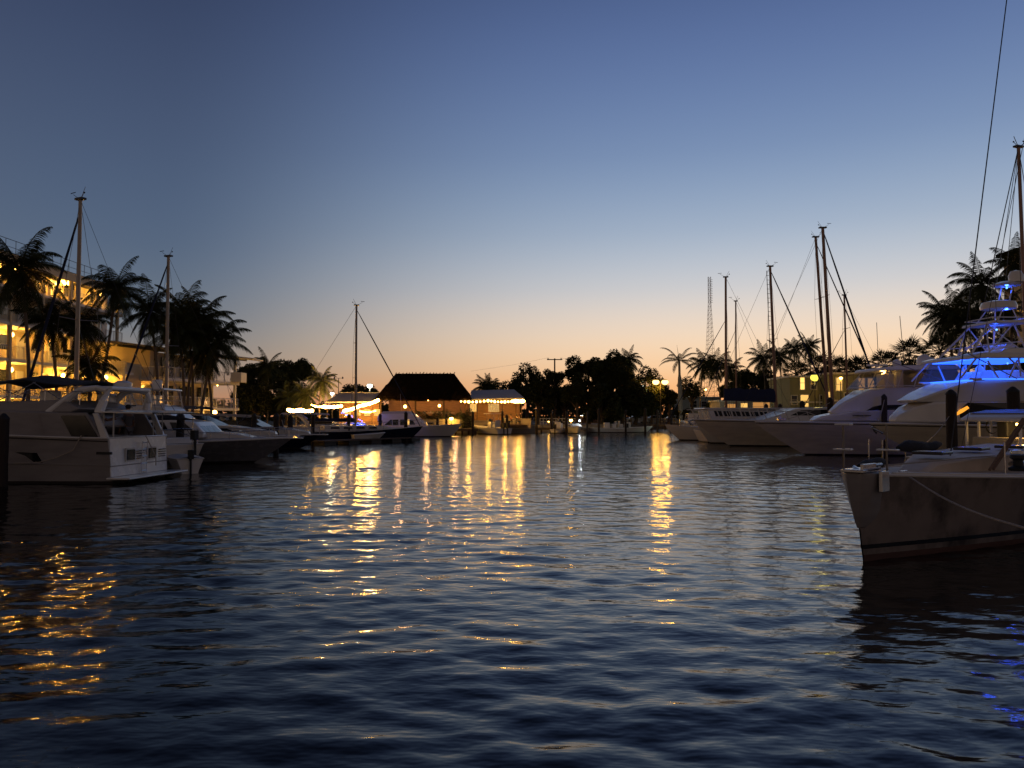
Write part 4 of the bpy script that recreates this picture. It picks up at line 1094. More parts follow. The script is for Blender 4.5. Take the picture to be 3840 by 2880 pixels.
def fence(px0, px1, Y, label, h=1.0, m=TRIM, ground=1.0, step=.5):
    a = (px0 - 1920) / FPX * Y; b_ = (px1 - 1920) / FPX * Y; t = thing('fence', ((a + b_) / 2, Y, ground), label, 'fence'); w_ = b_ - a
    c = MB()
    for z in (h * .45, h * .9): c.box((0, 0, z), (w_, .05, .1))
    c.build('rail', m, t)
    c = MB(); n = int(w_ / step)
    for i in range(n + 1): c.box((-w_ / 2 + w_ * i / n, .06, h / 2), (.09, .06, h))
    c.build('pickets', m, t)
fence(2430, 2545, 143.5, 'low yellow lit fence at the far end of the basin', 1.0, CREAM)
fence(2025, 2180, 122, 'low pale fence behind the far pilings', 1.1, TRIM)

# ------------------------------------------------------------------ vegetation
LB = 'coconut palms in front of the apartment building'
palm(66, 1005, 100, 50, 'tallest leftmost palm with dense dark crown over the apartment building', scale=1.47, var=0, group=LB)
palm(175, 1205, 205, 55, 'mid height palm between the tallest palm and the near mast', scale=1.12, var=2, group=LB)
palm(300, 1215, 330, 57, 'palm with round crown directly right of the near mast', scale=1.12, var=1, group=LB)
palm(428, 1080, 345, 54, 'tall leaning palm with spread crown against the sky', scale=1.10, var=0, group=LB, bend=-.6)
palm(330, 1375, 385, 52, 'short palm with drooping crown low before the annex', scale=1.00, var=2, group=LB)
palm(556, 1165, 585, 58, 'palm whose crown stands behind the second mast', scale=1.18, var=0, group=LB)
palm(660, 1240, 685, 60, 'palm just right of the second mast with dark hanging fronds', scale=1.24, var=2, group=LB)
palm(745, 1200, 700, 62, 'dark palm with upright tips above the balcony wing', scale=1.42, var=1, group=LB)
palm(812, 1275, 752, 62, 'rightmost palm leaning over the balcony wing', scale=1.30, var=0, group=LB)
palm(760, 1330, 790, 64, 'low dark palm crown before the upper balcony', scale=1.06, var=2, group=LB)
palm(690, 1175, 720, 64, 'upright palm behind the hanging fronds right of the second mast', scale=1.42, var=0, group=LB)
FG = 'palms on the far bank'
palm(1000, 1372, 1002, 118, 'slender palm rising from the dark trees left of the restaurant', scale=1.3, var=0, group=FG)
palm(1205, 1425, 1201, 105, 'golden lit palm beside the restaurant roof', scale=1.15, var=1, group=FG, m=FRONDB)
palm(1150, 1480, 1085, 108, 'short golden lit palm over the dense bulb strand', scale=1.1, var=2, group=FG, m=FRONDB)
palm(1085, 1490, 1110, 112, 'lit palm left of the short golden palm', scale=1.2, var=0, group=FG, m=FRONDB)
palm(1818, 1450, 1818, 128, 'small palm top showing above the metal restaurant roof', scale=1.2, var=1, group=FG)
palm(1840, 1452, 1840, 131, 'second small palm top above the metal restaurant roof', scale=1.1, var=2, group=FG)
palm(2357, 1350, 2365, 135, 'palm crown standing out above the big dark trees', scale=1.35, var=1, group=FG)
palm(2548, 1352, 2553, 122, 'royal palm with smooth pale trunk and open feathery crown', 'royal', scale=1.15, var=0, group=FG, r=.26, bend=0)
palm(2640, 1368, 2628, 125, 'coconut palm left of the radio tower base', scale=1.3, var=0, group=FG)
palm(2682, 1370, 2705, 122, 'coconut palm in front of the radio tower', scale=1.35, var=2, group=FG)
palm(2738, 1385, 2722, 120, 'coconut palm behind the first right hand mast', scale=1.25, var=1, group=FG)
palm(2862, 1345, 2868, 118, 'palm with long fronds above the round dark tree', scale=1.25, var=2, group=FG)
palm(2925, 1335, 2930, 116, 'palm crown seen behind the ladder stepped mast', scale=1.2, var=0, group=FG)
palm(2978, 1305, 2985, 122, 'slim coconut palm left of its twin above the green house', scale=1.05, var=1, group=FG)
palm(3035, 1298, 3040, 120, 'slim coconut palm right of its twin above the green house', scale=1.05, var=2, group=FG)
palm(2990, 1402, 2990, 105, 'bushy fan palm beside the green house', 'sabal', scale=1.6, group=FG)
for i, (px, py, Y, s_) in enumerate([(3065, 1385, 112, 1.2), (3150, 1392, 111, 1.1), (3215, 1395, 113, 1.2), (3320, 1372, 110, 1.1), (3412, 1330, 105, 1.15), (3530, 1322, 96, 1.2)]):
    palm(px, py, px + 4, Y, ['fan palm above the green house roof', 'fan palm above the gap between the two houses', 'fan palm above the olive house roof', 'fan palm between the forestay foot and the white flybridge', 'small fan palm above the white flybridge', 'distant fan palm left of the blue lit boat'][i], 'sabal', scale=1.7 * s_, group='fan palms behind the right bank')
RG = 'palms on the right bank'
palm(3550, 1175, 3590, 62, 'palm with long arching fronds left of the blue lit tower', scale=1.12, var=0, group=RG, rz=.5)
palm(3610, 1200, 3640, 60, 'dense palm behind the blue lit flybridge', scale=1.2, var=2, group=RG)
palm(3685, 1065, 3700, 64, 'tall palm crossed by the long rigging wires', scale=1.35, var=1, group=RG)
palm(3765, 1165, 3768, 62, 'broad palm between the tall palm and the frame edge', scale=1.05, var=0, group=RG)
palm(3808, 985, 3810, 66, 'highest palm at the right frame edge', scale=1.05, var=2, group=RG)
palm(3655, 1190, 3670, 68, 'palm behind the tall palm on the right bank', scale=1.0, var=0, group=RG)

tree(955, 1362, 120, 150, 'rounded dark tree just right of the balcony wing', 0)
tree(1045, 1358, 125, 140, 'dark tree right of the slender far palm', 1)
tree(1120, 1338, 128, 130, 'tallest knobbly dark tree left of the restaurant', 2)
tree(1075, 1410, 116, 170, 'broad dark tree below the tallest knobbly tree', 3)
tree(960, 1430, 112, 170, 'low dark tree over the covered cruisers', 2)
tree(1325, 1438, 150, 160, 'low distant tree behind the left restaurant roof', 0)
tree(1385, 1450, 152, 110, 'small distant tree behind the flood lamp', 1)
tree(1900, 1440, 150, 150, 'low distant tree behind the metal restaurant roof', 3)
tree(1972, 1372, 132, 165, 'airy round tree right of the restaurant', 3)
tree(2015, 1420, 126, 150, 'dense dark tree before the airy round tree', 1)
tree(2078, 1382, 128, 100, 'narrow dark tree under the utility pole', 2)
tree(2110, 1440, 134, 130, 'low dark tree right of the utility pole', 0)
tree(2205, 1335, 130, 180, 'large dark tree on the left of the big far clump', 0)
tree(2285, 1328, 133, 170, 'highest dark tree of the big far clump', 1)
tree(2330, 1370, 128, 150, 'dark tree beneath the lone palm crown', 2)
tree(2415, 1382, 131, 150, 'airy tree on the right shoulder of the big far clump', 3)
tree(2380, 1440, 126, 170, 'low spreading tree below the airy shoulder tree', 1)
tree(2250, 1440, 124, 200, 'wide low tree at the foot of the big far clump', 0)
tree(2160, 1430, 122, 120, 'small dark tree left of the big far clump', 2)
tree(2505, 1448, 140, 100, 'orange tinted bush right of the twin street lamp', 1)
tree(2440, 1470, 138, 90, 'low tree under the small white lamp', 3)
tree(2590, 1418, 138, 100, 'small round tree right of the royal palm', 3)
tree(2740, 1430, 126, 90, 'slim dark tree between the first two right hand masts', 2)
tree(2820, 1382, 122, 170, 'big round dark tree behind the navy sail cover', 0)
tree(2905, 1400, 120, 110, 'dark tree touching the ladder stepped mast', 2)
tree(2960, 1420, 112, 90, 'low dark tree left of the green house', 1)
tree(3100, 1385, 108, 90, 'dark shrub tree over the green house corner', 1)
tree(3190, 1378, 106, 130, 'spreading dark tree over the olive house', 3)
tree(3460, 1345, 104, 170, 'low dark tree line piece above the white flybridge domes', 1)
tree(3380, 1365, 108, 120, 'low dark bush above the white flybridge canopy', 3)
tree(3725, 1265, 70, 230, 'dark tree mass under the palms on the right bank', 1)
tree(3800, 1290, 66, 170, 'dark tree at the right frame edge behind the blue tower', 0)
tree(2560, 1530, 142, 70, 'small dark shrub at the far end of the basin', 2)
tree(2680, 1500, 136, 90, 'dark shrub below the palm trio', 0)
# ================================================================== boats on the left side
PI = math.pi
def mb_tube(parent, name, segs, r, m, n=6):
    b = MB()
    for s_ in segs: b.path(s_, r, n)
    return b.build(name, m, parent, smooth=True)

def left_motor_yacht():
    """stern towards the channel, bow off the frame; its near side is seen"""
    Yn = 27.0; B = 4.4; rz = PI - 0.06
    f = Fr(405, Yn, -1)                       # local x grows towards the bow (to the left)
    L = 14.0
    c0 = Vector((-14.1, Yn + B / 2 + .1, 0))  # transom centre
    d = Vector((math.cos(rz), math.sin(rz), 0))
    t = thing('motor_yacht', c0 + d * (L / 2), 'large white motor yacht with radar arch and dark bimini, stern towards the channel', 'motor yacht', rz=rz)
    X = lambda a: a - L / 2                   # a metres ahead of the transom
    h = Hull(L, B, 1.62, 2.35, rake=2.0, pt=2.6, pw=1.8, stern=.93, wl=.93, trake=-.12, pz=1.5)
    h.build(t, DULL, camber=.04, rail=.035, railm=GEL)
    def line(z, z1, m):
        for sd in (-1, 1):
            b = MB(); b.path([h.pt_(k / 16, (z + (z1 - z) * k / 16) / h.zs(k / 16), sd) + Vector((0, sd * .012, 0)) for k in range(15)], .022, 5); b.build('hull_moulding', m, t, smooth=True)
    line(.66, .9, DULL); line(1.50, 2.0, RUBBER)
    hw = lambda x, z: min(2.05, h.sheer(min(1, max(0, (x + L / 2) / L)), 1).y * .93) - max(0, z - 1.6) * .10
    # raised after cabin and bulwark
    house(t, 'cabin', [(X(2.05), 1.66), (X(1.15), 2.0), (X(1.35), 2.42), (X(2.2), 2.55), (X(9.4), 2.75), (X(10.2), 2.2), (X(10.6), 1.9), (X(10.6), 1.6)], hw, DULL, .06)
    # dark slanting saloon opening and its posts
    side_win(t, [(X(.40), 1.66), (X(1.35), 1.66), (X(1.78), 2.42), (X(.90), 2.42)], lambda x, z: 1.98, 'window', DKGLASS)
    b = MB(); b.box((X(-.035), 0, .92), (.05, 3.9, 1.36), ry=.07); b.build('transom', mat('lit_transom_gelcoat', (.80, .80, .80), .25, var=.04), t, bevel=.02)  # paler than the hull sides: stronger light on the stern put into the colour
    for sd in (-1, 1):
        b = MB(); b.rings([[(X(q), sd * y, z) for q, z in ((.30, 1.60), (2.3, 1.60), (2.6, 2.52), (.86, 2.52))] for y in (1.84, 1.96)]); b.build('saloon_side', DULL, t, bevel=.02)
    b = MB(); b.box((X(1.3), 0, 1.02), (2.4, 3.8, .08)); b.build('cockpit_floor', TEAK, t)
    b = MB(); b.box((X(2.0), 0, 1.85), (.06, 3.0, 1.1)); b.build('saloon_door', DKGLASS, t)
    for sd in (-1, 1):
        b = MB(); b.rings([[(X(a) , sd * y, z) for a, z in ((.02, 1.62), (.30, 1.62), (.62, 2.5), (.44, 2.5))] for y in (1.86, 2.0)]); b.build('wing_support', GEL, t, bevel=.03)
        side_win(t, [(X(3.0 - .45), 1.10), (X(5.4), 1.22), (X(5.4), .80), (X(2.35), .74)], lambda x, z: h.pt_((x + L / 2) / L, z / 1.75, 1).y, 'hull_window', DKGLASS, sides=(sd,))
    house(t, 'flybridge', [(X(1.6), 2.52), (X(1.25), 2.66), (X(1.9), 2.98), (X(4.5), 2.92), (X(6.6), 2.9), (X(7.1), 2.55)], lambda x, z: 1.75 - max(0, z - 2.5) * .15, DULL, .05)
    # radar arch: two leaning legs a side and the top
    for sd in (-1, 1):
        b = MB()
        b.rings([[Vector((X(a), sd * y, z)) for a, z in q] for q, y in ((((2.35, 2.55), (1.55, 2.55), (.62, 3.36), (.95, 3.42), (1.75, 3.36)), 1.45), (((2.35, 2.55), (1.55, 2.55), (.62, 3.36), (.95, 3.42), (1.75, 3.36)), 1.62))]) if False else None
        b.path([(X(2.45), sd * 1.62, 2.5), (X(1.85), sd * 1.55, 3.0), (X(1.45), sd * 1.45, 3.34), (X(.9), sd * 1.30, 3.42)], [.17, .15, .12, .10], 8)
        b.path([(X(.62), sd * 1.60, 2.5), (X(.50), sd * 1.5, 2.95), (X(.42), sd * 1.36, 3.32), (X(.9), sd * 1.30, 3.42)], [.16, .15, .13, .10], 8)
        b.build('radar_arch_leg', GEL, t, smooth=True)
    b = MB(); b.box((X(.95), 0, 3.42), (1.3, 2.7, .13)); b.build('radar_arch', GEL, t, bevel=.05)
    b = MB(); b.lathe([(.3, 0), (.33, .06), (.33, .18), (.2, .26), (.02, .28)], (X(.85), -.3, 3.48), 16); b.build('radar_dome', GEL, t, smooth=True)
    # hardtop over the after deck
    b = MB(); rr = []
    for i in range(9):
        a = lerp(-1.5, .62, i / 8); rr.append([(X(a), y, 2.60 - .035 * (abs(y) / 1.7) ** 2 * 3 + (.05 * i / 8)) for y in (-1.85, -1, 0, 1, 1.85)] + [(X(a), y, 2.52 + .05 * i / 8) for y in (1.85, 0, -1.85)])
    b.rings(rr); b.build('hardtop', GEL, t, smooth=True)
    for a, sd in ((-.35, -1), (.02, -1), (-.35, 1), (.02, 1)):
        b = MB(); b.tube((X(a + .35), sd * 1.7, 1.6), (X(a + .35), sd * 1.7, 2.54), .028); b.build('hardtop_post', TRIM, t, smooth=True)
    # bimini with crossed bows, over the flybridge
    b = MB(); rr = []
    for i in range(13):
        k = i / 12; a = lerp(1.5, 5.4, k); zz = 3.74 + .20 * math.sin(PI * k) - .08 * abs(math.sin(2 * PI * k))
        rr.append([(X(a), y, zz - .22 * (abs(y) / 1.6) ** 2 - .02 * math.sin(7 * k)) for y in (-1.6, -1.0, -.4, .4, 1.0, 1.6)] + [(X(a), y, zz - .05 - .22 * (abs(y) / 1.6) ** 2) for y in (1.6, 0, -1.6)])
    b.rings(rr); b.build('bimini', CANVD, t, smooth=True)
    for sd in (-1, 1):
        mb_tube(t, 'bimini_bow', [[(X(4.9), sd * 1.55, 3.6), (X(2.9), sd * 1.6, 2.85)], [(X(3.0), sd * 1.6, 3.62), (X(4.6), sd * 1.6, 2.85)], [(X(3.1), sd * 1.6, 3.62), (X(1.9), sd * 1.6, 2.9)], [(X(5.3), sd * 1.5, 3.55), (X(6.6), sd * 1.6, 2.85)]], .016, STEEL)
        mb_tube(t, 'flybridge_rail', [[(X(1.2), sd * 1.66, 3.28), (X(6.6), sd * 1.6, 3.34)], *[[(X(a), sd * 1.66, 2.8), (X(a), sd * 1.65, 3.3)] for a in (1.3, 2.6, 3.9, 5.2, 6.5)]], .015, STEEL)
    b = MB(); b.path([(X(a), -1.7, 2.62 + .05 * math.sin(a * 3)) for a in (2.6, 3.2, 3.9, 4.6)], [.10, .16, .15, .08], 8); b.build('rolled_cover', CANVD, t, smooth=True)
    # transom fittings
    def tr(name, y, z, w_, hh, m, dx=-.03, th=.05): b = MB(); b.box((X(dx - .1 * (z / 1.6)), y, z), (th, w_, hh)); return b.build(name, m, t, bevel=.006)
    o = tr('transom_window', .75, .98, .62, .5, TRIM); o2 = MB(); o2.box((X(-.075 - .06), .75, .98), (.03, .5, .38)); o2.build('pane', DKGLASS, o)
    o = tr('transom_window', -.75, .98, .62, .5, TRIM); o2 = MB(); o2.box((X(-.075 - .06), -.75, .98), (.03, .5, .38)); o2.build('pane', DKGLASS, o)
    for k in range(4): tr('vent_slat', .05, .82 + .09 * k, .5, .03, RUBBER); tr('vent_slat', -1.55, .82 + .09 * k, .5, .03, RUBBER)
    tr('transom_moulding', 0, .62, 4.0, .04, DULL, -.03, .06)
    mb_tube(t, 'boarding_ladder', [[(X(-.16), y, .15), (X(-.2), y, 1.45)] for y in (-.25, .1)] + [[(X(-.18), -.25, z), (X(-.18), .1, z)] for z in (.35, .62, .9, 1.15, 1.4)], .018, STEEL)
    b = MB(); b.box((X(-.45), 0, .2), (.85, 4.3, .07)); b.build('swim_platform', GEL, t, bevel=.03)
    mb_tube(t, 'platform_bracket', [[(X(-.7), y, .18), (X(-.02), y, -.1)] for y in (-1.4, 0, 1.4)], .03, STEEL)
    b = MB(); b.box((X(.0), 2.23, 1.1), (.55, .06, .09)); b.build('exhaust_flap', RUBBER, t)
    mb_tube(t, 'dock_line', [[(X(.9), 2.14, 1.72), (X(1.15), 2.2, 1.2), (X(1.7), 2.26, .95), (X(2.3), 2.28, .78), (X(3.2), 2.3, .74)]], .022, ROPE)
    mb_tube(t, 'dock_line', [[(X(-.2), -.1, 1.66), (X(-.3), -.35, 1.2), (X(-.35), -.6, .8), (X(-.3), -.7, .5)]], .018, ROPE)
    parts(t, 'flybridge_seat', GEL, [((X(2.0), -1.2, 3.1), (.5, .5, .35)), ((X(3.1), .6, 3.1), (.5, .55, .5))], .05)
    return t
left_motor_yacht()
person(P(378, 1560, 29.0) * 1 - Vector((0, 0, P(378, 1560, 29).z - 1.02)), 0.6, 'person in white shirt standing on the after deck under the hardtop of the left yacht', False, 0, 1, 1, None)
person(P(482, 1560, 30.6) - Vector((0, 0, P(482, 1560, 30.6).z - 1.0)), 2.6, 'person in grey standing between the hardtop posts of the left yacht', False, 3, 3, 0, None)

# sailboat one: mast over the yacht, stern with its outboard right of the yacht's transom
d1 = Vector((-7.2, 3.6, 0)).normalized(); L1 = 12.5
st = Vector(((690 - 1920) / FPX * 34.2, 34.2, 0))
t, h = sailboat('sailboat', st + d1 * L1 / 2, math.atan2(d1.y, d1.x), 'white sailboat behind the large yacht with dark awning and outboard on its stern', L=L1, B=3.6, fs=1.15, fb=1.5, hm=GELW, top=13.0, mast_x=1.2,
    furl=.95, furlw=.11, stern=(-6.0, 1.1), split=True, boom=4.6, cover=.35, boomz=2.0, spread=((.5, 1.0),), r=.12)
b = MB(); b.rings([[(x, y, 2.45 - .12 * abs(y) ** 1.5) for y in (-1.6, -.8, 0, .8, 1.6)] + [(x, 0, 2.3)] for x in (-5.2, -4, -2.6, -1.2)]); b.build('awning', CANVD, t, smooth=True)
mb_tube(t, 'awning_pole', [[(x, y, 1.1), (x, y, 2.35)] for x in (-5.1, -1.3) for y in (-1.5, 1.5)], .02, STEEL)
b = MB(); b.box((-6.25, -.6, 1.55), (.28, .26, .42)); b.tube((-6.3, -.6, 1.4), (-6.32, -.6, .55), .06); b.box((-6.34, -.6, .62), (.3, .05, .1)); b.build('outboard_motor', RUBBER, t, bevel=.04)
mb_tube(t, 'stern_rail', [[(-6.0, -1.0, 1.15), (-6.0, -1.0, 1.8), (-6.15, 0, 1.85), (-6.0, 1.0, 1.8), (-6.0, 1.0, 1.15)]], .016, STEEL)

# a white tender hanging behind it, transom towards the eye
t = thing('dinghy', (P(680, 1735, 33.3).x, 33.4, 0.0), 'small white dinghy with rounded transom behind the sailboat stern', 'dinghy', rz=2.2)
h = Hull(2.7, 1.25, .62, .72, rake=.4, stern=.85, wl=.6, draft=.12); h.build(t, GEL, GEL, rail=.03)
b = MB(); b.box((0, 0, .55), (.3, 1.0, .05)); b.build('thwart', TEAK, t)
b = MB(); b.box((-1.42, 0, .8), (.2, .22, .38)); b.tube((-1.42, 0, .7), (-1.45, 0, -.2), .05); b.build('outboard_motor', RUBBER, t, bevel=.03)

d2 = Vector((-1, .35, 0)).normalized(); x2 = (618 - 1920) / FPX * 52
t, h = sailboat('sailboat', (x2 + 1.0, 51.7, 0), math.atan2(d2.y, d2.x), 'sailboat with white mast among the palms behind the white sportfishing boat', L=12, B=3.6, fs=1.1, fb=1.5, top=13.2, mast_x=1.0,
    furl=.97, furlw=.11, split=True, boom=4.5, cover=.4, boomz=2.1, spread=((.5, 1.0),), r=.12)

def sportfish_left():
    Y = 38.5; f = Fr(905, Y + 1.6, 1, (Y + 1.0) / FPX); L = 14.0; rz = 0.07
    bow = Vector(((1095 - 1920) / FPX * 40.2, 40.2, 0)); d = Vector((math.cos(rz), math.sin(rz), 0))
    t = thing('sportfishing_boat', bow - d * L / 2, 'white sportfishing boat with grey hull, flybridge and small tower, bow to the channel', 'sportfishing boat', rz=rz)
    h = Hull(L, 4.3, .85, 1.28, rake=1.9, pt=2.8, pw=1.35, stern=.9, wl=.80, sag=-.02, pz=1.2)
    h.build(t, mat('grey_hull_paint', (.20, .20, .22), .25, var=.06, coat=.3), camber=.22, rail=.05)
    X = lambda px: (px - 1093) * .01345 + L / 2; Z = lambda py: EYE - (py - 1560) * .01345
    g = lambda *q: [(X(a), Z(b)) for a, b in q]
    house(t, 'trunk_cabin', g((560, 1680), (555, 1600), (790, 1618), (905, 1628), (1000, 1652), (1010, 1670)), lambda x, z: max(.3, 1.55 * (1 - max(0, (x - .5) / 6.2) ** 2)) - (z - 1) * .2, GEL, .06)
    house(t, 'saloon', g((540, 1640), (540, 1575), (700, 1573), (762, 1582), (800, 1622), (800, 1640)), lambda x, z: 1.6 - (z - 1.6) * .2, GEL, .06)
    side_win(t, g((552, 1584), (590, 1584), (590, 1612), (552, 1612)), lambda x, z: 1.6 - (z - 1.6) * .2); side_win(t, g((604, 1584), (655, 1583), (672, 1612), (604, 1612)), lambda x, z: 1.6 - (z - 1.6) * .2)
    side_win(t, g((675, 1583), (728, 1585), (762, 1612), (690, 1612)), lambda x, z: 1.6 - (z - 1.6) * .2)
    a, b_ = g((798, 1620), (764, 1586)); front_win(t, a, b_, [(-1.2, -.45), (-.38, .38), (.45, 1.2)])
    house(t, 'flybridge', g((527, 1573), (520, 1535), (560, 1520), (640, 1522), (668, 1548), (700, 1572)), lambda x, z: 1.45, GEL, .07)
    house(t, 'flybridge_cover', g((588, 1528), (600, 1516), (634, 1520), (672, 1550), (668, 1560), (590, 1558)), lambda x, z: 1.1, mat('white_canvas', (.5, .5, .48), .9, var=.08), .08)
    house(t, 'hardtop', g((548, 1463), (550, 1456), (645, 1456), (648, 1463)), 1.3, GEL, .03)
    for sd in (-1, 1):
        mb_tube(t, 'tower_leg', [[(X(505), sd * 1.3, Z(1565)), (X(515), sd * 1.2, Z(1455))], [(X(520), sd * 1.3, Z(1456)), (X(560), sd * 1.3, Z(1540))], [(X(640), sd * 1.2, Z(1460)), (X(650), sd * 1.3, Z(1545))], [(X(560), sd * 1.2, Z(1460)), (X(575), sd * 1.3, Z(1530))], [(X(510), sd * 1.25, Z(1500)), (X(645), sd * 1.25, Z(1500))]], .03, TRIM)
        mb_tube(t, 'outrigger', [[(X(640), sd * 1.5, Z(1550)), (X(700), sd * 1.7, Z(1400)), (X(742), sd * 1.75, Z(1345))] if False else [(X(655), sd * 1.5, Z(1545)), (X(560), sd * 2.0, Z(1330))]], .02, ALU)
    b = MB(); b.lathe([(.25, 0), (.26, .04), (.26, .38), (.2, .45), (.02, .48)], (X(586), 0, Z(1456)), 18); b.build('radome', GEL, t, smooth=True)
    parts(t, 'helm_chair', GEL, [((X(610), 0, Z(1530)), (.5, .6, .4)), ((X(575), .4, Z(1510)), (.4, .45, .8)), ((X(575), -.4, Z(1510)), (.4, .45, .8))], .05)
    h.bowrail(t, .62, .99, .42, 6, .015)
    b = MB(); b.box((L / 2 + .12, 0, 1.26), (.9, .45, .08)); b.build('bow_pulpit', GEL, t, bevel=.03)
    mb_tube(t, 'anchor', [[(L / 2 + .1, 0, 1.36), (L / 2 + .6, 0, 1.30)], [(L / 2 + .45, -.15, 1.2), (L / 2 + .62, 0, 1.32), (L / 2 + .45, .15, 1.2)]], .025, STEEL)
    b = MB(); b.box((X(880), 0, 1.62), (.55, .55, .05)); b.build('deck_hatch', DKGLASS, t, bevel=.02)
sportfish_left()

def express_cruiser(px_bow, Yb, rz, L, label, hm, fs, fb, arch=GEL, top=CANVD, s_top=True, cab=1.0, B=3.8, name='express_cruiser', enclosure=True, topz=1.7, deckm=None):
    bow = Vector(((px_bow - 1920) / FPX * Yb, Yb, 0)); d = Vector((math.cos(rz), math.sin(rz), 0))
    t = thing(name, bow - d * L / 2, label, 'cabin cruiser', rz=rz)
    h = Hull(L, B, fs, fb, rake=L * .14, pt=2.7, pw=1.5, stern=.9, wl=.85, trake=.0)
    h.build(t, hm, camber=.18, rail=.04, deck=deckm)
    hw = lambda x, z: max(.3, B * .40 * (1 - max(0, (x + L * .0) / (L * .47)) ** 2.2)) - max(0, z - fs) * .15
    z0 = fs
    house(t, 'cabin', [(-L * .15, z0), (-L * .15, z0 + .35 * cab), (L * .08, z0 + .75 * cab), (L * .2, z0 + .66 * cab), (L * .42, z0 + .32), (L * .43, z0 + .1)], hw, GEL, .08)
    side_win(t, [(L * .02, z0 + .38), (L * .24, z0 + .36), (L * .19, z0 + .54 * cab), (L * .05, z0 + .58 * cab)], hw)
    # raked windscreen in its frame
    a = (L * .14, z0 + .68 * cab); b_ = (L * .03, z0 + 1.25 * cab)
    front_win(t, a, b_, [(-B * .33, -B * .11), (-B * .1, B * .1), (B * .11, B * .33)])
    side_win(t, [(L * .14, z0 + .66 * cab), (L * .03, z0 + 1.22 * cab), (-L * .12, z0 + 1.12 * cab), (-L * .12, z0 + .5 * cab)], lambda x, z: B * .36)
    house(t, 'cockpit_side', [(-L * .47, z0 - .02), (-L * .47, z0 + .35), (-L * .15, z0 + .5), (-L * .1, z0)], B * .41, GEL, .06)
    for sd in (-1, 1):
        b = MB(); b.path([(-L * .12, sd * B * .40, z0 + .45), (-L * .2, sd * B * .38, z0 + 1.2), (-L * .26, sd * B * .33, z0 + topz)], [.16, .13, .09], 8); b.build('radar_arch_leg', arch, t, smooth=True)
    b = MB(); b.box((-L * .27, 0, z0 + topz), (.5, B * .68, .12)); b.build('radar_arch', arch, t, bevel=.04)
    if s_top:
        b = MB(); b.rings([[(x, y, z0 + topz + .12 + .06 * math.sin(i * 1.1) - .18 * (abs(y) / (B * .4)) ** 2) for y in (-B * .4, -B * .2, 0, B * .2, B * .4)] + [(x, 0, z0 + topz)] for i, x in enumerate((-L * .42, -L * .3, -L * .16, -L * .02, L * .06))]); b.build('bimini', top, t, smooth=True)
        for sd in (-1, 1): mb_tube(t, 'bimini_bow', [[(-L * .4, sd * B * .39, z0 + topz), (-L * .2, sd * B * .4, z0 + .4)], [(-L * .05, sd * B * .39, z0 + topz), (-L * .2, sd * B * .4, z0 + .4)], [(L * .05, sd * B * .38, z0 + topz), (-L * .05, sd * B * .4, z0 + .6)]], .018, STEEL)
    h.bowrail(t, .55, .99, .5, 7, .015)
    b = MB(); b.box((L / 2 + .1, 0, fb - .02), (.8, .4, .08)); b.build('bow_pulpit', GEL, t, bevel=.03)
    mb_tube(t, 'anchor', [[(L / 2 + .1, 0, fb + .08), (L / 2 + .5, 0, fb)], [(L / 2 + .3, -.14, fb - .12), (L / 2 + .5, 0, fb), (L / 2 + .3, .14, fb - .12)]], .022, STEEL)
    return t, h
express_cruiser(1092, 47, 0.03, 11.5, 'white cruiser with black bimini frame behind the grey hulled sportfishing boat', GEL, 1.15, 1.2, topz=1.75, B=3.9)
express_cruiser(1205, 57, 0.0, 11.0, 'dark hulled cruiser with tan canvas top beside the sailboat with navy hull', NAVY, .95, 1.05, top=CANVT, topz=1.45, deckm=None)
express_cruiser(1385, 80, 0.1, 9.5, 'cabin cruiser under a pale cover with brown side curtains before the bulb strands', GEL, 1.0, 1.3, top=mat('pale_boat_cover', (.42, .40, .42), .9), topz=1.6, B=3.4)

# boat dressed with blue lights
BLUEL = glow('blue_led', (.10, .16, 1.0), 7.0)
p = P(1345, 1560, 84)
t = thing('cabin_boat', (p.x, 84, 0), 'small boat outlined with a cluster of deep blue lights near the pavilion', 'boat', rz=.1)
h = Hull(6.5, 2.4, .8, 1.1, rake=.9); h.build(t, NAVY, camber=.1)
house(t, 'cabin', [(-1.6, .8), (-1.6, 1.7), (.6, 1.7), (1.3, 1.0), (1.4, .8)], .85, GEL, .05); side_win(t, [(-1.3, 1.2), (.2, 1.2), (.1, 1.55), (-1.3, 1.55)], .85)
mb_tube(t, 'radar_arch', [[(-1.2, sd * .9, 1.7), (-1.4, sd * .9, 2.4)] for sd in (-1, 1)] + [[(-1.4, -.9, 2.4), (-1.4, .9, 2.4)]], .03, STEEL)
rnd = random.Random(3)
for i in range(34):
    b = MB(); k = i / 33; x = -1.6 + 2.9 * k + rnd.uniform(-.2, .2); z = 2.7 - 1.7 * k + rnd.uniform(-.3, .3); b.ball((x, -1.0 + rnd.uniform(-.2, .2), z), .05, 6, 4); b.build('blue_light', BLUEL, t)
lamp(t, (0, -1.6, 1.8), 120, (.08, .12, 1.0), .2)

# sailboat three: navy hull before the restaurant
x3 = (1322 - 1920) / FPX * 72
t, h = sailboat('sailboat', (x3 + .2, 71.0, 0), 0.42, 'navy hulled sailboat with tall white mast left of the thatched pavilion', L=13.5, B=3.9, fs=1.05, fb=1.45, hm=NAVY, top=12.6, mast_x=.3,
    furl=.97, furlw=.09, bow=(6.5, 1.4), spread=((.42, .9), (.7, .7)), r=.10, boom=4.4, cover=.32, boomz=1.9)

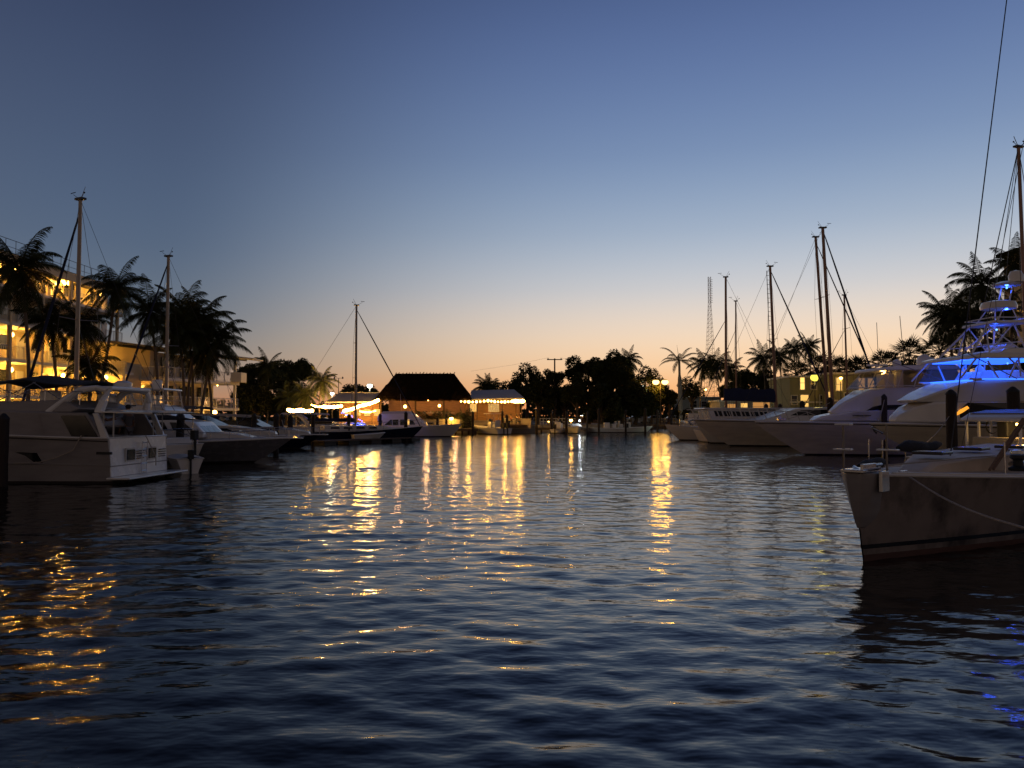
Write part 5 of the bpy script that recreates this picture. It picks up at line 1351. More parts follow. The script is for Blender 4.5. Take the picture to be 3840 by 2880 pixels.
def convertible():
    Y = 88; s = 89.5 / FPX; L = 10.2; f = lambda *q: [((a - 1562) * s, EYE - (b - 1560) * s) for a, b in q]
    t = thing('cabin_cruiser', ((1566 - 1920) / FPX * 90, 90, 0), 'white cabin cruiser with enclosed flybridge in front of the thatched pavilion', 'cabin cruiser', rz=-.04)
    h = Hull(L, 3.6, .85, 1.48, rake=1.1, pt=2.5, pw=1.5, stern=.9, wl=.85, pz=1.4); h.build(t, GEL, camber=.12, rail=.04)
    hw = lambda x, z: 1.45 - max(0, z - 1.6) * .15
    house(t, 'saloon', f((1437, 1605), (1437, 1568), (1568, 1568), (1600, 1592), (1612, 1600)), hw, GEL, .05)
    for q in (((1445, 1594), (1468, 1574), (1474, 1574), (1474, 1594)), ((1477, 1574), (1498, 1573), (1498, 1594), (1477, 1594)), ((1505, 1573), (1520, 1573), (1520, 1594), (1505, 1594)), ((1540, 1574), (1550, 1574), (1562, 1592), (1540, 1592))): side_win(t, f(*q), hw)
    lw = side_win(t, f((1525, 1574), (1539, 1574), (1539, 1592), (1525, 1592)), hw, m=LITW)
    a, b_ = f((1592, 1589), (1568, 1570)); front_win(t, a, b_, [(-1.1, -.1), (.05, 1.1)])
    house(t, 'flybridge', f((1418, 1578), (1420, 1560), (1430, 1552), (1545, 1550), (1570, 1568)), 1.35, GEL, .05)
    house(t, 'flybridge_enclosure', f((1430, 1552), (1438, 1543), (1530, 1541), (1556, 1560)), 1.2, mat('white_canvas', (.5, .5, .48), .9, var=.08), .05)
    house(t, 'foredeck_box', f((1602, 1590), (1602, 1585), (1622, 1585), (1622, 1592)), .5, RUBBER, .03)
    h.bowrail(t, .6, .99, .5, 6, .015)
    mb_tube(t, 'antenna', [[(-2, .9, 2.3), (-2.2, .9, 5)]], .015, TRIM)
convertible()

def floating_dock(pts, wd, label, z=.35):
    A = [Vector(p) for p in pts]; t = thing('floating_dock', A[0], label, 'dock'); d = (A[-1] - A[0]); L = d.length; n = d.normalized(); s_ = Vector((-n.y, n.x, 0))
    ang = math.atan2(d.y, d.x); c = MB(); c.box(d / 2 + Vector((0, 0, z)), (L, wd, .12), rz=ang); c.build('deck', DOCKM, t, bevel=.01)
    for i in range(int(L / 3) + 1): c = MB(); c.box(n * (.8 + i * 3) + Vector((0, 0, z - .28)), (1.4, wd * .9, .42), rz=ang); c.build('float', RUBBER, t)
    return t
def wpt(px, Y, z=0): return Vector(((px - 1920) / FPX * Y, Y, z))
floating_dock([wpt(1195, 63), wpt(1535, 74)], 1.3, 'low floating dock below the navy hulled sailboat')
t = thing('dinghy', wpt(1385, 68.5, .42), 'small white dinghy lying on the floating dock', 'dinghy', rz=.5)
h = Hull(2.9, 1.2, .3, .5, rake=.5, draft=.05); h.build(t, GEL, GEL, rail=.05)
b = MB(); b.box((-.3, 0, .32), (.25, .95, .04)); b.build('thwart', TEAK, t)

def pier(px0, px1, Y, label, z=1.0, w_=2.0, n=5):
    a, b_ = wpt(px0, Y), wpt(px1, Y); t = thing('pier', (a + b_) / 2, label, 'pier'); L = (b_ - a).length
    c = MB(); c.box((0, 0, z - .06), (L, w_, .12)); c.box((0, -w_ / 2, z - .2), (L, .08, .26)); c.build('deck', DOCKM, t, bevel=.01)
    for i in range(n):
        x = lerp(-L / 2 + .4, L / 2 - .4, i / (n - 1)); c = MB(); c.tube((x, -w_ / 2 + .15, -.6), (x, -w_ / 2 + .15, z - .1), .13, n=8); c.build('leg', PILE, t)
pier(1985, 2210, 111, 'long low pier in front of the far pilings', .75, 2.0, 7)
pier(1700, 1795, 103, 'short dark pier left of the centre console boat', .75, 2.5, 4)
pier(2430, 2575, 138, 'far low pier under the twin street lamp', .9, 2.0, 6)
pier(1500, 1640, 101, 'dark pier behind the white cabin cruiser', .9, 1.6, 4)

# ------------------------------------------------------------------ small boats along the far side
def centre_console(loc, rz, label, L=7.0, B=2.4, ttop=True, motors=1, hm=None, console=True, fs=.75, fb=1.15, group=None):
    t = thing('centre_console_boat', loc, label, 'motorboat', group, rz)
    h = Hull(L, B, fs, fb, rake=.9, stern=.92, pt=2.4, pw=1.4); h.build(t, hm, camber=.02, rail=.045)
    c = MB(); c.box((-.1 * L, 0, fs + .45), (.8, .8, .9)); c.build('console', GEL, t, bevel=.06)
    c = MB(); c.box((-.1 * L + .28, 0, fs + 1.05), (.05, .7, .4), ry=-.3); c.build('windscreen', DKGLASS, t)
    c = MB(); c.box((-.26 * L, 0, fs + .4), (.5, .9, .5)); c.box((-.3 * L, 0, fs + .85), (.1, .9, .5)); c.build('seat', GEL, t, bevel=.05)
    if ttop:
        c = MB(); c.box((-.13 * L, 0, fs + 1.95), (1.9, 1.7, .07)); c.build('t_top', GEL, t, bevel=.03)
        mb_tube(t, 't_top_frame', [[(-.13 * L + sx * .45, sy * .45, fs), (-.13 * L + sx * .6, sy * .6, fs + 1.93)] for sx in (-1, 1) for sy in (-1, 1)], .025, STEEL)
    for i in range(motors):
        y = (i - (motors - 1) / 2) * .6; c = MB(); c.rings([[(-L / 2 - .35 + a, y + b_, z) for a, b_ in ((-.25, -.16), (.2, -.2), (.25, 0), (.2, .2), (-.25, .16))] for z in (fs + .15, fs + .65, fs + .78)])
        c.tube((-L / 2 - .3, y, fs + .2), (-L / 2 - .32, y, -.3), .09); c.build('outboard_motor', RUBBER, t, bevel=.03)
    return t
centre_console(wpt(1833, 103.5), 2.2, 'white centre console boat with T top moored at the restaurant wall', 7.2, 2.7, True, 2)
centre_console(wpt(2258, 112), PI + .08, 'small white skiff with console between the two left far pilings', 6.5, 2.2, False, 1, fs=.55, fb=.85)
centre_console(wpt(2368, 113), 0.1, 'small cream skiff with console right of the other skiff', 6.2, 2.2, False, 1, fs=.6, fb=.9)
t = centre_console(wpt(2102, 110), 1.2, 'little white boat with a person aboard beside the long low pier', 4.6, 1.8, False, 1, fs=.5, fb=.75)
person(wpt(2094, 110.5, .55), 0.3, 'person standing in the little white boat by the long low pier', False, 0, 1, 0, None)

p = wpt(2152, 108)
t = thing('cabin_boat', p, 'small white cabin boat brightly lit by a white lamp on its stern', 'boat', rz=-1.4)
h = Hull(5.2, 2.0, .7, 1.0, rake=.6); h.build(t, GEL, camber=.08)
house(t, 'cabin', [(-.2, .7), (-.2, 1.25), (.6, 1.35), (1.7, 1.0), (1.8, .8)], .75, GEL, .05); side_win(t, [(0, .95), (1.0, .95), (.7, 1.15), (0, 1.15)], .75)
wall_light(t, (1.2, .5, 1.75), 90, .11, (.85, .95, 1.0), glow('cool_bulb', (.85, .95, 1.0), 14))

def power_cat():
    Y = 102; t = thing('power_catamaran', wpt(2615, Y + 4), 'white power catamaran seen from its twin sterns on the right side of the far basin', 'catamaran', rz=1.45)
    for sd in (-1, 1):
        c = MB(); L = 10; rr = []
        for i in range(13):
            k = i / 12; w_ = .65 * (1 - max(0, (k - .55) / .45) ** 2) + .02; x = -5 + L * k; z = 1.45 + .3 * k
            rr.append([(x, sd * 1.55 - w_, z), (x, sd * 1.55 - w_ * .8, .3), (x, sd * 1.55, -.3), (x, sd * 1.55 + w_ * .8, .3), (x, sd * 1.55 + w_, z)])
        c.rings(rr); c.build('hull', GEL, t, smooth=True)
        c = MB(); c.box((-5.2, sd * 1.55, .55), (.4, .5, .5)); c.tube((-5.3, sd * 1.55, .5), (-5.5, sd * 1.55, -.2), .12); c.build('stern_drive', RUBBER, t, bevel=.04)
    c = MB(); c.box((.0, 0, 1.3), (8.5, 3.4, .5)); c.build('bridge_deck', GEL, t, bevel=.05)
    house(t, 'cabin', [(-2.2, 1.5), (-2.2, 2.75), (1.2, 2.7), (2.8, 1.7), (3.0, 1.5)], 1.5, GEL, .06)
    side_win(t, [(-1.9, 1.95), (1.2, 1.95), (.8, 2.4), (-1.9, 2.4)], 1.5)
    mb_tube(t, 'stern_rail', [[(-4.8, y, 1.5), (-4.8, y, 2.2)] for y in (-1.9, -1, 1, 1.9)] + [[(-4.8, -1.9, 2.2), (-4.8, 1.9, 2.2)]], .02, STEEL)
power_cat()
t, h = express_cruiser(2672, 74, PI - .25, 9, 'small inflatable bowed launch between the power catamaran and the first white hull', GEL, .9, 1.25, s_top=False, B=3.0, topz=1.2, name='launch')

# pilings
for px, yt, Y, r, l in [(14, 1573, 26.5, .17, 'thick dark piling at the left frame edge'), (537, 1562, 36.5, .13, 'piling behind the hardtop of the left yacht'), (677, 1563, 36.8, .18, 'thick piling in front of the sportfishing boat cabin'),
    (953, 1562, 52, .17, 'piling before the covered cruiser, left one'), (1036, 1562, 50, .18, 'piling before the covered cruiser, right one'), (1057, 1562, 60, .16, 'piling just right of the covered cruiser'), (1089, 1566, 60, .2, 'piling left of the tan topped cruiser'),
    (1174, 1563, 64, .15, 'piling in front of the pale covered cruiser'), (1308, 1560, 70, .15, 'piling beside the blue lit boat'), (1425, 1558, 84, .17, 'piling at the stern of the white cabin cruiser'), (1522, 1552, 73, .17, 'black piling in front of the white cabin cruiser windows'),
    (1640, 1570, 100, .17, 'piling at the bow of the white cabin cruiser'), (1674, 1556, 102, .17, 'piling under the thatched pavilion right side'), (1773, 1548, 101, .17, 'tall piling right of the tangled shrub'), (1884, 1547, 102, .16, 'piling right of the centre console boat'), (1901, 1560, 102, .18, 'second piling right of the centre console boat'),
    (2012, 1542, 108, .17, 'tall piling at the left end of the long low pier'), (2069, 1545, 109, .17, 'piling in the middle of the long low pier'), (2124, 1548, 107, .17, 'piling left of the lit cabin boat'), (2202, 1548, 110, .15, 'piling right of the lit cabin boat'),
    (2245, 1535, 106, .15, 'tall piling in front of the white skiff'), (2346, 1541, 106, .15, 'tall piling between the two skiffs'), (2419, 1535, 108, .17, 'tall piling right of the cream skiff'), (2465, 1540, 118, .18, 'piling below the twin street lamp'), (2517, 1540, 122, .18, 'piling right of the twin street lamp'),
    (2873, 1522, 78, .2, 'piling left of the ladder stepped mast foot'), (2925, 1522, 76, .2, 'pair piling at the ladder stepped mast foot'), (3008, 1512, 66, .22, 'piling above the dark windowed boat'), (3112, 1500, 60, .22, 'piling at the nose of the middle sportfishing yacht'),
    (3315, 1491, 46, .16, 'short piling seen over the middle yacht deck'), (3566, 1480, 31, .2, 'tall pointed piling before the blue lit yacht, left one'), (3798, 1470, 30, .22, 'tall pointed piling before the blue lit yacht, right one')]:
    piling(px, yt, Y, r, l)
# ================================================================== boats on the right side
BLUE = (.03, .10, 1.0)
def big_sportfish(px_bow, Yb, rz, L, label, fs, fb, rake, B=5.2, hm=None, pz=1.0):
    bow = Vector(((px_bow - 1920) / FPX * Yb, Yb, 0)); d = Vector((math.cos(rz), math.sin(rz), 0))
    t = thing('sportfishing_yacht', bow - d * L / 2, label, 'motor yacht', rz=rz)
    h = Hull(L, B, fs, fb, rake=rake, pt=2.7, pw=1.25, stern=.9, wl=.78, trake=0, pz=pz)
    h.build(t, hm or GELW, camber=.12, rail=.045, railm=GEL)
    for sd in (-1, 1): b = MB(); b.path([h.pt_(k / 24, .955, sd) + Vector((.01, sd * .012, 0)) for k in range(25)], .022, 5); b.build('rub_strake', RUBBER, t, smooth=True)
    X = lambda px: L / 2 - (px - px_bow) * Yb / FPX
    Z = lambda py, Y=None: EYE - (py - 1560) * (Y or Yb) / FPX
    return t, h, X, Z

# first hull: flared white, farthest of the three, with rails
t, h, X, Z = big_sportfish(2598, 62, PI + .03, 17, 'farthest of the three large white hulls, with long slanted bow rail', 1.8, 2.12, 3.0)
h.bowrail(t, .45, .985, .78, 11, .028, slant=.35, m=TRIM)
house(t, 'cabin', [(X(2800), 1.9), (X(2900), 2.55), (X(2960), 3.0), (X(3200), 3.2), (X(3200), 1.8)], lambda x, z: 1.9 - max(0, z - 2) * .2, GEL, .06)
side_win(t, [(X(2935), 2.45), (X(2975), 2.85), (X(3170), 2.95), (X(3170), 2.45)], lambda x, z: 1.9 - max(0, z - 2) * .2)
mb_tube(t, 'anchor', [[(8.4, 0, 2.15), (8.9, 0, 1.95)], [(8.6, -.3, 1.7), (8.85, 0, 1.95), (8.6, .3, 1.7)]], .05, STEEL)

# long boat with a dark window band behind it
bowp = wpt(2612, 68); L = 17
t = thing('tour_boat', bowp + Vector((L / 2, 0, 0)), 'long low white boat with a band of dark slanted windows behind the first large hull', 'tour boat', rz=PI)
h = Hull(L, 4.4, 1.5, 1.7, rake=1.2); h.build(t, GEL, camber=.05)
S = 68 / FPX; X = lambda px: L / 2 - (px - 2612) * S; Z = lambda py: EYE - (py - 1560) * S
house(t, 'cabin', [(X(2655), 1.6), (X(2640), Z(1560)), (X(2632), Z(1536)), (X(2650), Z(1531)), (X(3020), Z(1533)), (X(3020), 1.6)], 1.8, GEL, .04)
for i in range(11):
    a = 2655 + i * 33; side_win(t, [(X(a + 8), Z(1561)), (X(a), Z(1537)), (X(a + 27), Z(1537)), (X(a + 35), Z(1561))], 1.8)
house(t, 'roof', [(X(2620), Z(1534)), (X(2622), Z(1530)), (X(3030), Z(1530)), (X(3030), Z(1534))], 1.95, GEL, .03)

# middle yacht: long white hull, black curved side glass, clear flybridge curtains
Yb = 47.5; t, h, X, Z = big_sportfish(2832, Yb, PI + .04, 18.5, 'middle large white sportfishing yacht with clear curtained flybridge and long bare bow', 1.85, 2.05, 3.1)
S2 = 49.5
Zc = lambda py: EYE - (py - 1560) * Yb / FPX
g = lambda *q: [(X(a), Zc(b)) for a, b in q]
hw = lambda x, z: max(.25, 2.15 * (1 - max(0, (x - 1.2) / 5.2) ** 1.8)) - max(0, z - 2.2) * .22
house(t, 'foredeck_house', g((3040, 1578), (3070, 1560), (3180, 1542), (3300, 1538), (3420, 1545), (3420, 1580)), lambda x, z: hw(x, z) * .95, GEL, .12)
hs = lambda x, z: max(.3, 2.0 * (1 - max(0, (x - .2) / 4.6) ** 2)) - max(0, z - 2.6) * .2
house(t, 'superstructure', g((3128, 1556), (3110, 1545), (3160, 1505), (3240, 1462), (3300, 1456), (3420, 1452), (3540, 1452), (3700, 1470), (3700, 1580), (3128, 1580)), hs, GEL, .14)
side_win(t, g((3216, 1541), (3238, 1526), (3262, 1520), (3400, 1519), (3420, 1519), (3420, 1541)), hs, 'side_glass', DKGLASS, off=.05)
# clear curtains round the flybridge, their frame and the hardtop
ft = lambda x, z: 1.75 - max(0, z - 4.0) * .12
prof = g((3232, 1458), (3290, 1392), (3440, 1390), (3440, 1455))
b = MB(); b.rings([[(x, k * ft(x, z), z) for x, z in prof[:3]] for k in (-1, -.4, .4, 1)], close=False); b.build('clear_curtain', VINYL, t)
for sd in (-1, 1):
    b = MB(); b.add([(x, sd * ft(x, z), z) for x, z in prof], [(0, 1, 2, 3)]); b.build('clear_curtain', VINYL, t)
    mb_tube(t, 'hardtop_frame', [[(a[0], sd * ft(*a), a[1]), (c[0], sd * ft(*c), c[1])] for a, c in [(prof[0], prof[1])] + [tuple(g((q, 1456), (q + 26, 1392))) for q in (3275, 3320, 3380)] + [tuple(g((3305, 1456), (3270, 1415)))] + [tuple(g((3240, 1450), (3440, 1450)))]], .03, TRIM)
house(t, 'flybridge_coaming', g((3440, 1462), (3440, 1400), (3480, 1386), (3545, 1388), (3560, 1420), (3560, 1462)), 1.7, mat('beige_curtain', (.34, .30, .27), .8, var=.08), .05)
house(t, 'hardtop', g((3268, 1394), (3275, 1382), (3330, 1376), (3500, 1374), (3565, 1380), (3565, 1390)), lambda x, z: 1.95, GEL, .05)
parts(t, 'helm_console', GEL, [((X(3330), 0, 4.55), (.6, 1.0, .9))], .06); parts(t, 'helm_chair', GEL, [((X(3400), -.6, 4.6), (.5, .5, 1.1))], .06)
lamp(t, (X(3320), 0, 5.0), 26, (1, .62, .2), .1)
b = MB(); b.ball((X(3320), .3, 5.05), .09, 8, 5); b.build('cabin_lamp', BULB, t)
for px_, sz in ((3465, .42), (3492, .32), (3360, .25)):
    b = MB(); b.lathe([(sz * .7, 0), (sz, .12), (sz, sz * 1.0), (sz * .75, sz * 1.5), (sz * .3, sz * 1.8), (.01, sz * 1.85)], (X(px_), .5, Zc(1376)), 14); b.build('satellite_dome', GEL, t, smooth=True)
b = MB(); b.box((X(3300), 0, Zc(1368)), (1.3, .12, .1)); b.tube((X(3300), 0, Zc(1376)), (X(3300), 0, Zc(1368)), .1); b.build('radar_scanner', GEL, t, bevel=.02)
for q in ([(X(3286), 1, Zc(1376)), (X(3284), 1, Zc(1345))], [(X(3365), 1.2, Zc(1376)), (X(3352), 1.2, Zc(1190))], [(X(3268), 1.2, Zc(1380)), (X(3264), 1.2, Zc(1215))], [(X(3345), -1.0, Zc(1376)), (X(3345), -1.0, Zc(1335))]): mb_tube(t, 'antenna', [q], .018, DKALU)
b = MB(); b.box((X(2930), 0, 2.2), (.5, .3, .15)); b.tube((X(2930), -.2, 2.2), (X(2930), -.2, 2.4), .1); b.build('windlass', STEEL, t, bevel=.02)
for a in (3182, 3212): b = MB(); b.box((X(a), 1.35, Zc(1558)), (.42, .5, .05)); b.build('deck_hatch', DKGLASS, t, bevel=.02)
b = MB()
for sd in (-1, 1): b.path([(6.7, sd * .38, 1.72), (7.0, sd * .45, 1.62), (7.35, sd * .36, 1.52)], .09, 8)
b.build('anchor_pocket', STEEL, t, smooth=True)

# nearest yacht: blue lit flybridge and tower
Yb = 36.0; t, h, X, Z = big_sportfish(3262, Yb, PI + .05, 17.5, 'large white sportfishing yacht with bright blue lit flybridge and tuna tower', 1.75, 2.06, 3.4)
g = lambda *q: [(X(a), Z(b)) for a, b in q]
hs = lambda x, z: max(.3, 2.15 * (1 - max(0, (x - 2.6) / 5.6) ** 2.0)) - max(0, z - 2.6) * .15
house(t, 'foredeck_house', g((3346, 1575), (3350, 1562), (3400, 1528), (3460, 1508), (3530, 1508), (3530, 1585), (3346, 1585)), hs, GEL, .12)
house(t, 'superstructure', g((3500, 1580), (3530, 1510), (3900, 1508), (3900, 1580)), lambda x, z: hs(x, z) * .97, GELW, .05)
house(t, 'brow', g((3395, 1503), (3470, 1470), (3560, 1437), (3600, 1430), (3860, 1428), (3860, 1509), (3420, 1509)), lambda x, z: min(2.35, hs(x, z) + .12), GEL, .10)
side_win(t, g((3506, 1567), (3556, 1512), (3880, 1512), (3880, 1567)), lambda x, z: hs(x, z) * .97, 'side_glass', DKGLASS)
side_win(t, g((3511, 1555), (3528, 1538), (3552, 1524), (3557, 1532), (3535, 1548), (3520, 1557)), lambda x, z: hs(x, z) * .97 + .012, 'lit_side_window', glow('orange_window', (1.0, .38, .04), 1.2))
BT = mat('white_tower_tube', (.7, .7, .7), .25, var=.04)
# flybridge: tubes, curtains, blue strips
FZ0, FZ1 = Z(1432), Z(1352)
wt = 1.95
A = lambda px, py, sd: (X(px), sd * (wt - .1 * (py < 1400)), Z(py))
for sd in (-1, 1):
    for q in ([(3515, 1423), (3580, 1350)], [(3600, 1430), (3560, 1432)], [(3620, 1362), (3655, 1430)], [(3690, 1426), (3730, 1360)], [(3700, 1352), (3762, 1418)], [(3735, 1352), (3735, 1420)], [(3812, 1350), (3812, 1425)], [(3545, 1428), (3770, 1430)]):
        mb_tube(t, 'flybridge_tube', [[A(a, b_, sd) for a, b_ in q]], .042, BT, 8)
    b = MB(); b.add([A(3545, 1428, sd), A(3588, 1356, sd), A(3735, 1356, sd), A(3755, 1428, sd)], [(0, 1, 2, 3)]); b.build('clear_curtain', glass('blue_tinted_curtain', (.62, .66, .85), .15), t)
b = MB(); b.rings([[A(3548, 1428, 1), A(3590, 1356, 1)], [A(3548, 1428, -1), A(3590, 1356, -1)]], close=False, cap=False); b.build('clear_curtain', MATS['blue_tinted_curtain'], t)
house(t, 'hardtop', g((3560, 1354), (3565, 1342), (3600, 1334), (3880, 1334), (3880, 1352)), 2.1, GEL, .05)
house(t, 'blue_light_strip', g((3590, 1356), (3590, 1353), (3870, 1353), (3870, 1356)), 1.7, glow('blue_strip', (.03, .14, 1.0), 3.0), 0)
house(t, 'blue_light_strip', g((3590, 1430), (3590, 1426), (3755, 1426), (3755, 1430)), 2.0, MATS['blue_strip'], 0)
house(t, 'helm_console', g((3640, 1432), (3650, 1395), (3690, 1390), (3700, 1432)), .9, GEL, .06)
b = MB(); b.box((X(3760), 0, Z(1412)), (.9, 2.4, .5)); b.build('flybridge_seat', GEL, t, bevel=.06)
b = MB(); b.lathe([(.2, 0), (.22, .3), (.16, .6), (.05, .75)], (X(3662), .5, Z(1430)), 10); b.build('helm_chair', GEL, t, smooth=True)
house(t, 'upper_station', g((3680, 1334), (3700, 1318), (3730, 1312), (3880, 1312), (3880, 1334)), 1.6, GEL, .06)
house(t, 'tower_pod', g((3745, 1334), (3750, 1300), (3765, 1290), (3790, 1290), (3795, 1334)), .7, BT, .05)
for sd in (-1, 1):
    for q, r_ in (([(3585, 1345), (3690, 1218)], .04), ([(3600, 1330), (3695, 1215)], .03), ([(3665, 1335), (3678, 1225)], .03), ([(3690, 1225), (3780, 1310)], .03), ([(3790, 1215), (3810, 1335)], .04), ([(3630, 1300), (3800, 1285)], .025), ([(3650, 1340), (3720, 1275), (3790, 1215)], .025), ([(3695, 1305), (3760, 1240)], .022)):
        mb_tube(t, 'tower_leg', [[(X(a), sd * (1.5 - (1400 - b_) / 220), Z(b_)) for a, b_ in q]], r_, BT, 8)
house(t, 'tower_platform', g((3682, 1218), (3688, 1208), (3840, 1206), (3840, 1216)), 1.15, GEL, .03)
mb_tube(t, 'belly_rail', [[(X(3690), -1.0, Z(1195)), (X(3690), 1.0, Z(1195)), (X(3838), 1.0, Z(1195)), (X(3838), -1.0, Z(1195)), (X(3690), -1.0, Z(1195))]], .03, BT)
for sd in (-1, 1):
    for q in ([(X(3720), sd * .8, Z(1210)), (X(3752), sd * .6, Z(1158))], [(X(3800), sd * .8, Z(1210)), (X(3790), sd * .6, Z(1158))]): mb_tube(t, 'tower_leg', [q], .03, BT, 8)
b = MB(); b.lathe([(.5, 0), (.75, .04), (.78, .16), (.7, .36), (.35, .44), (.02, .46)], (X(3770), 0, Z(1158)), 20); b.build('upper_radar_dome', GEL, t, smooth=True)
for y in (-.4, .4): mb_tube(t, 'tower_leg', [[(X(3790), y, Z(1130)), (X(3806), y, Z(1070))]], .03, BT, 8)
b = MB(); b.lathe([(.2, 0), (.55, .05), (.62, .14), (.3, .26), (.02, .28)], (X(3806), 0, Z(1070)), 20); b.build('crows_nest_top', GEL, t, smooth=True)
b = MB(); b.lathe([(.3, 0), (.32, .3), (.22, .5), (.02, .55)], (X(3830), .2, Z(1052)), 14); b.build('satellite_dome', GEL, t, smooth=True)
for x, y, z, pw in ((3620, 0, 1352, 60), (3720, 0, 1350, 60), (3800, 0, 1350, 50), (3760, 0, 1222, 40), (3805, 0, 1062, 26), (3790, .2, 1140, 24), (3640, -1.9, 1425, 14)):
    b = MB(); b.ball((X(x), y, Z(z) - .13), .05, 6, 4); b.build('blue_lamp', glow('blue_lamp', (.1, .3, 1.0), 4), t)
    lamp(t, (X(x), y, Z(z) - .26), pw * (.38 if z > 1300 else .55), BLUE, .08)
for px_, z0, z1 in ((3595, 1350, 1120), (3694, 1225, 1095), (3790, 1205, 900)): mb_tube(t, 'antenna', [[(X(px_), 1.2, Z(z0)), (X(px_ - 3), 1.2, Z(z1))]], .014, DKALU)
for sd in (-1, 1): mb_tube(t, 'outrigger', [[(X(3600), sd * 2.2, Z(1425)), (X(3485), sd * 2.6, Z(1350)), (X(3250 + 40), sd * 2.9, Z(1350))] if False else [(X(3700), sd * 2.3, Z(1428)), (X(3470), sd * 3.0, Z(1335))]], .022, ALU)
for a in (3610, 3688): b = MB(); b.ball((X(a), -2.0, Z(1519)), .045, 6, 4); b.build('courtesy_lamp', BULB, t)
mb_tube(t, 'anchor', [[(8.1, 0, 2.0), (8.7, 0, 1.85)], [(8.3, -.3, 1.6), (8.65, 0, 1.85), (8.3, .3, 1.6)]], .05, STEEL)

# ------------------------------------------------------------------ sailing boats behind the right hand hulls
def sb(px, ytop, Y, rz, label, L, mx, fore, lean=0.0, m=None, **kw):
    """mast foot seen at px; ytop of the masthead"""
    x = (px - 1920) / FPX * Y; top = P(px, ytop, Y).z
    t, h = sailboat('sailboat', (x - mx * math.cos(rz), Y - mx * math.sin(rz), 0), rz, label, L=L, B=L * .29, fs=1.1, fb=1.55, top=top, mast_x=mx, m=m, rake=lean, **kw)
    return t
DM = mat('brown_lit_mast', (.26, .16, .12), .4, metal=.4, var=.12)
sb(2722, 1040, 76, PI - .15, 'sailboat with tall dark mast left of the short masted sailboat', 13, .6, 0, m=DM, lean=.12, furl=.72, furlw=.07, spread=((.52, 1.0),), r=.11, boom=5, cover=.45, boomz=2.6)
sb(2760, 1130, 80, PI + .1, 'small sailboat with the shortest dark mast beside the tower', 10, .5, 0, m=DM, lean=.1, furl=.78, furlw=.05, spread=((.5, .8),), r=.08)
sb(2912, 1000, 72, .12, 'sailboat with ladder stepped dark mast and large navy sail cover', 14, .6, 0, m=DM, lean=.45, furl=.98, furlw=.11, spread=((.55, 1.1),), r=.13, steps=True, boom=5.2, cover=1.15, boomz=3.75)
sb(3108, 890, 72, .05, 'left one of the two tallest masted sailboats above the green house', 15, 1.0, 0, m=DM, lean=1.0, furl=.97, furlw=.09, spread=((.38, 1.1), (.68, .9)), r=.135)
sb(3126, 855, 68, -.02, 'right one of the two tallest masted sailboats above the green house', 16, 1.0, 0, m=DM, lean=.7, furl=.99, furlw=.12, spread=((.36, 1.1), (.66, .9)), r=.145, bow=(5.2, 3.6))
sb(3180, 1108, 74, PI + .1, 'sailboat with slim brown mast right of the two tallest masts', 12, .5, 0, m=DM, lean=-.2, furl=.75, furlw=.06, spread=((.4, 1.0), (.75, .7)), r=.09)
sb(3858, 555, 45, .4, 'tall masted sailboat at the right frame edge with many stays', 14, .0, 0, m=DM, lean=.3, furlw=0, spread=((.5, 1.1),), r=.13, wr=.022, bow=(-6.2, 1.4), stern=(-4.8, 1.4))

# ------------------------------------------------------------------ boat with white hardtop and warm lit cabin, right edge
t = thing('cabin_boat', wpt(3800, 23.5), 'boat with white blue striped hardtop and warm lit cabin at the right edge', 'boat', rz=PI + .2)
X = lambda px: -(px - 3800) * 23.5 / FPX; Z = lambda py: EYE - (py - 1560) * 23.5 / FPX
h = Hull(7.5, 2.8, 1.0, 1.2, rake=.9); h.build(t, GEL, camber=.06)
house(t, 'hardtop', [(X(3690), Z(1581)), (X(3694), Z(1568)), (X(3730), Z(1548)), (X(3800), Z(1540)), (X(3900), Z(1540)), (X(3900), Z(1581))], 1.15, GEL, .06)
house(t, 'hardtop_stripe', [(X(3722), Z(1549)), (X(3800), Z(1537)), (X(3900), Z(1534)), (X(3900), Z(1539)), (X(3800), Z(1541))], 1.05, mat('blue_stripe', (.03, .06, .45), .4), 0)
for a in (3705, 3760, 3815, 3870):
    for sd in (-1, 1): b = MB(); b.box((X(a), sd * 1.0, (Z(1581) + 1.0) / 2), (.06, .06, Z(1581) - 1.0)); b.build('hardtop_post', GEL, t)
house(t, 'cabin', [(X(3712), 1.0), (X(3712), Z(1640)), (X(3880), Z(1640)), (X(3880), 1.0)], .85, mat('cream_cabin_panel', (.42, .36, .24), .6), .03)
b = MB(); b.box((X(3790), -.2, Z(1610)), (.35, .4, .5)); b.build('seat', RUBBER, t, bevel=.05)
b = MB(); b.rings([[(X(3790) + .24 * math.cos(k * .5236) , -.75, Z(1600) + .24 * math.sin(k * .5236)) for k in range(12)]] * 1 + [[(X(3790) + .21 * math.cos(k * .5236), -.72, Z(1600) + .21 * math.sin(k * .5236)) for k in range(12)]], cap=False); b.build('steering_wheel', RUBBER, t)
for q in ((X(3740), .6, Z(1590)), (X(3788), .6, Z(1600))): b = MB(); b.ball(q, .035, 8, 5); b.build('cabin_lamp', BULB, t)
lamp(t, (X(3745), .7, Z(1596)), 22, (1, .6, .2), .05)

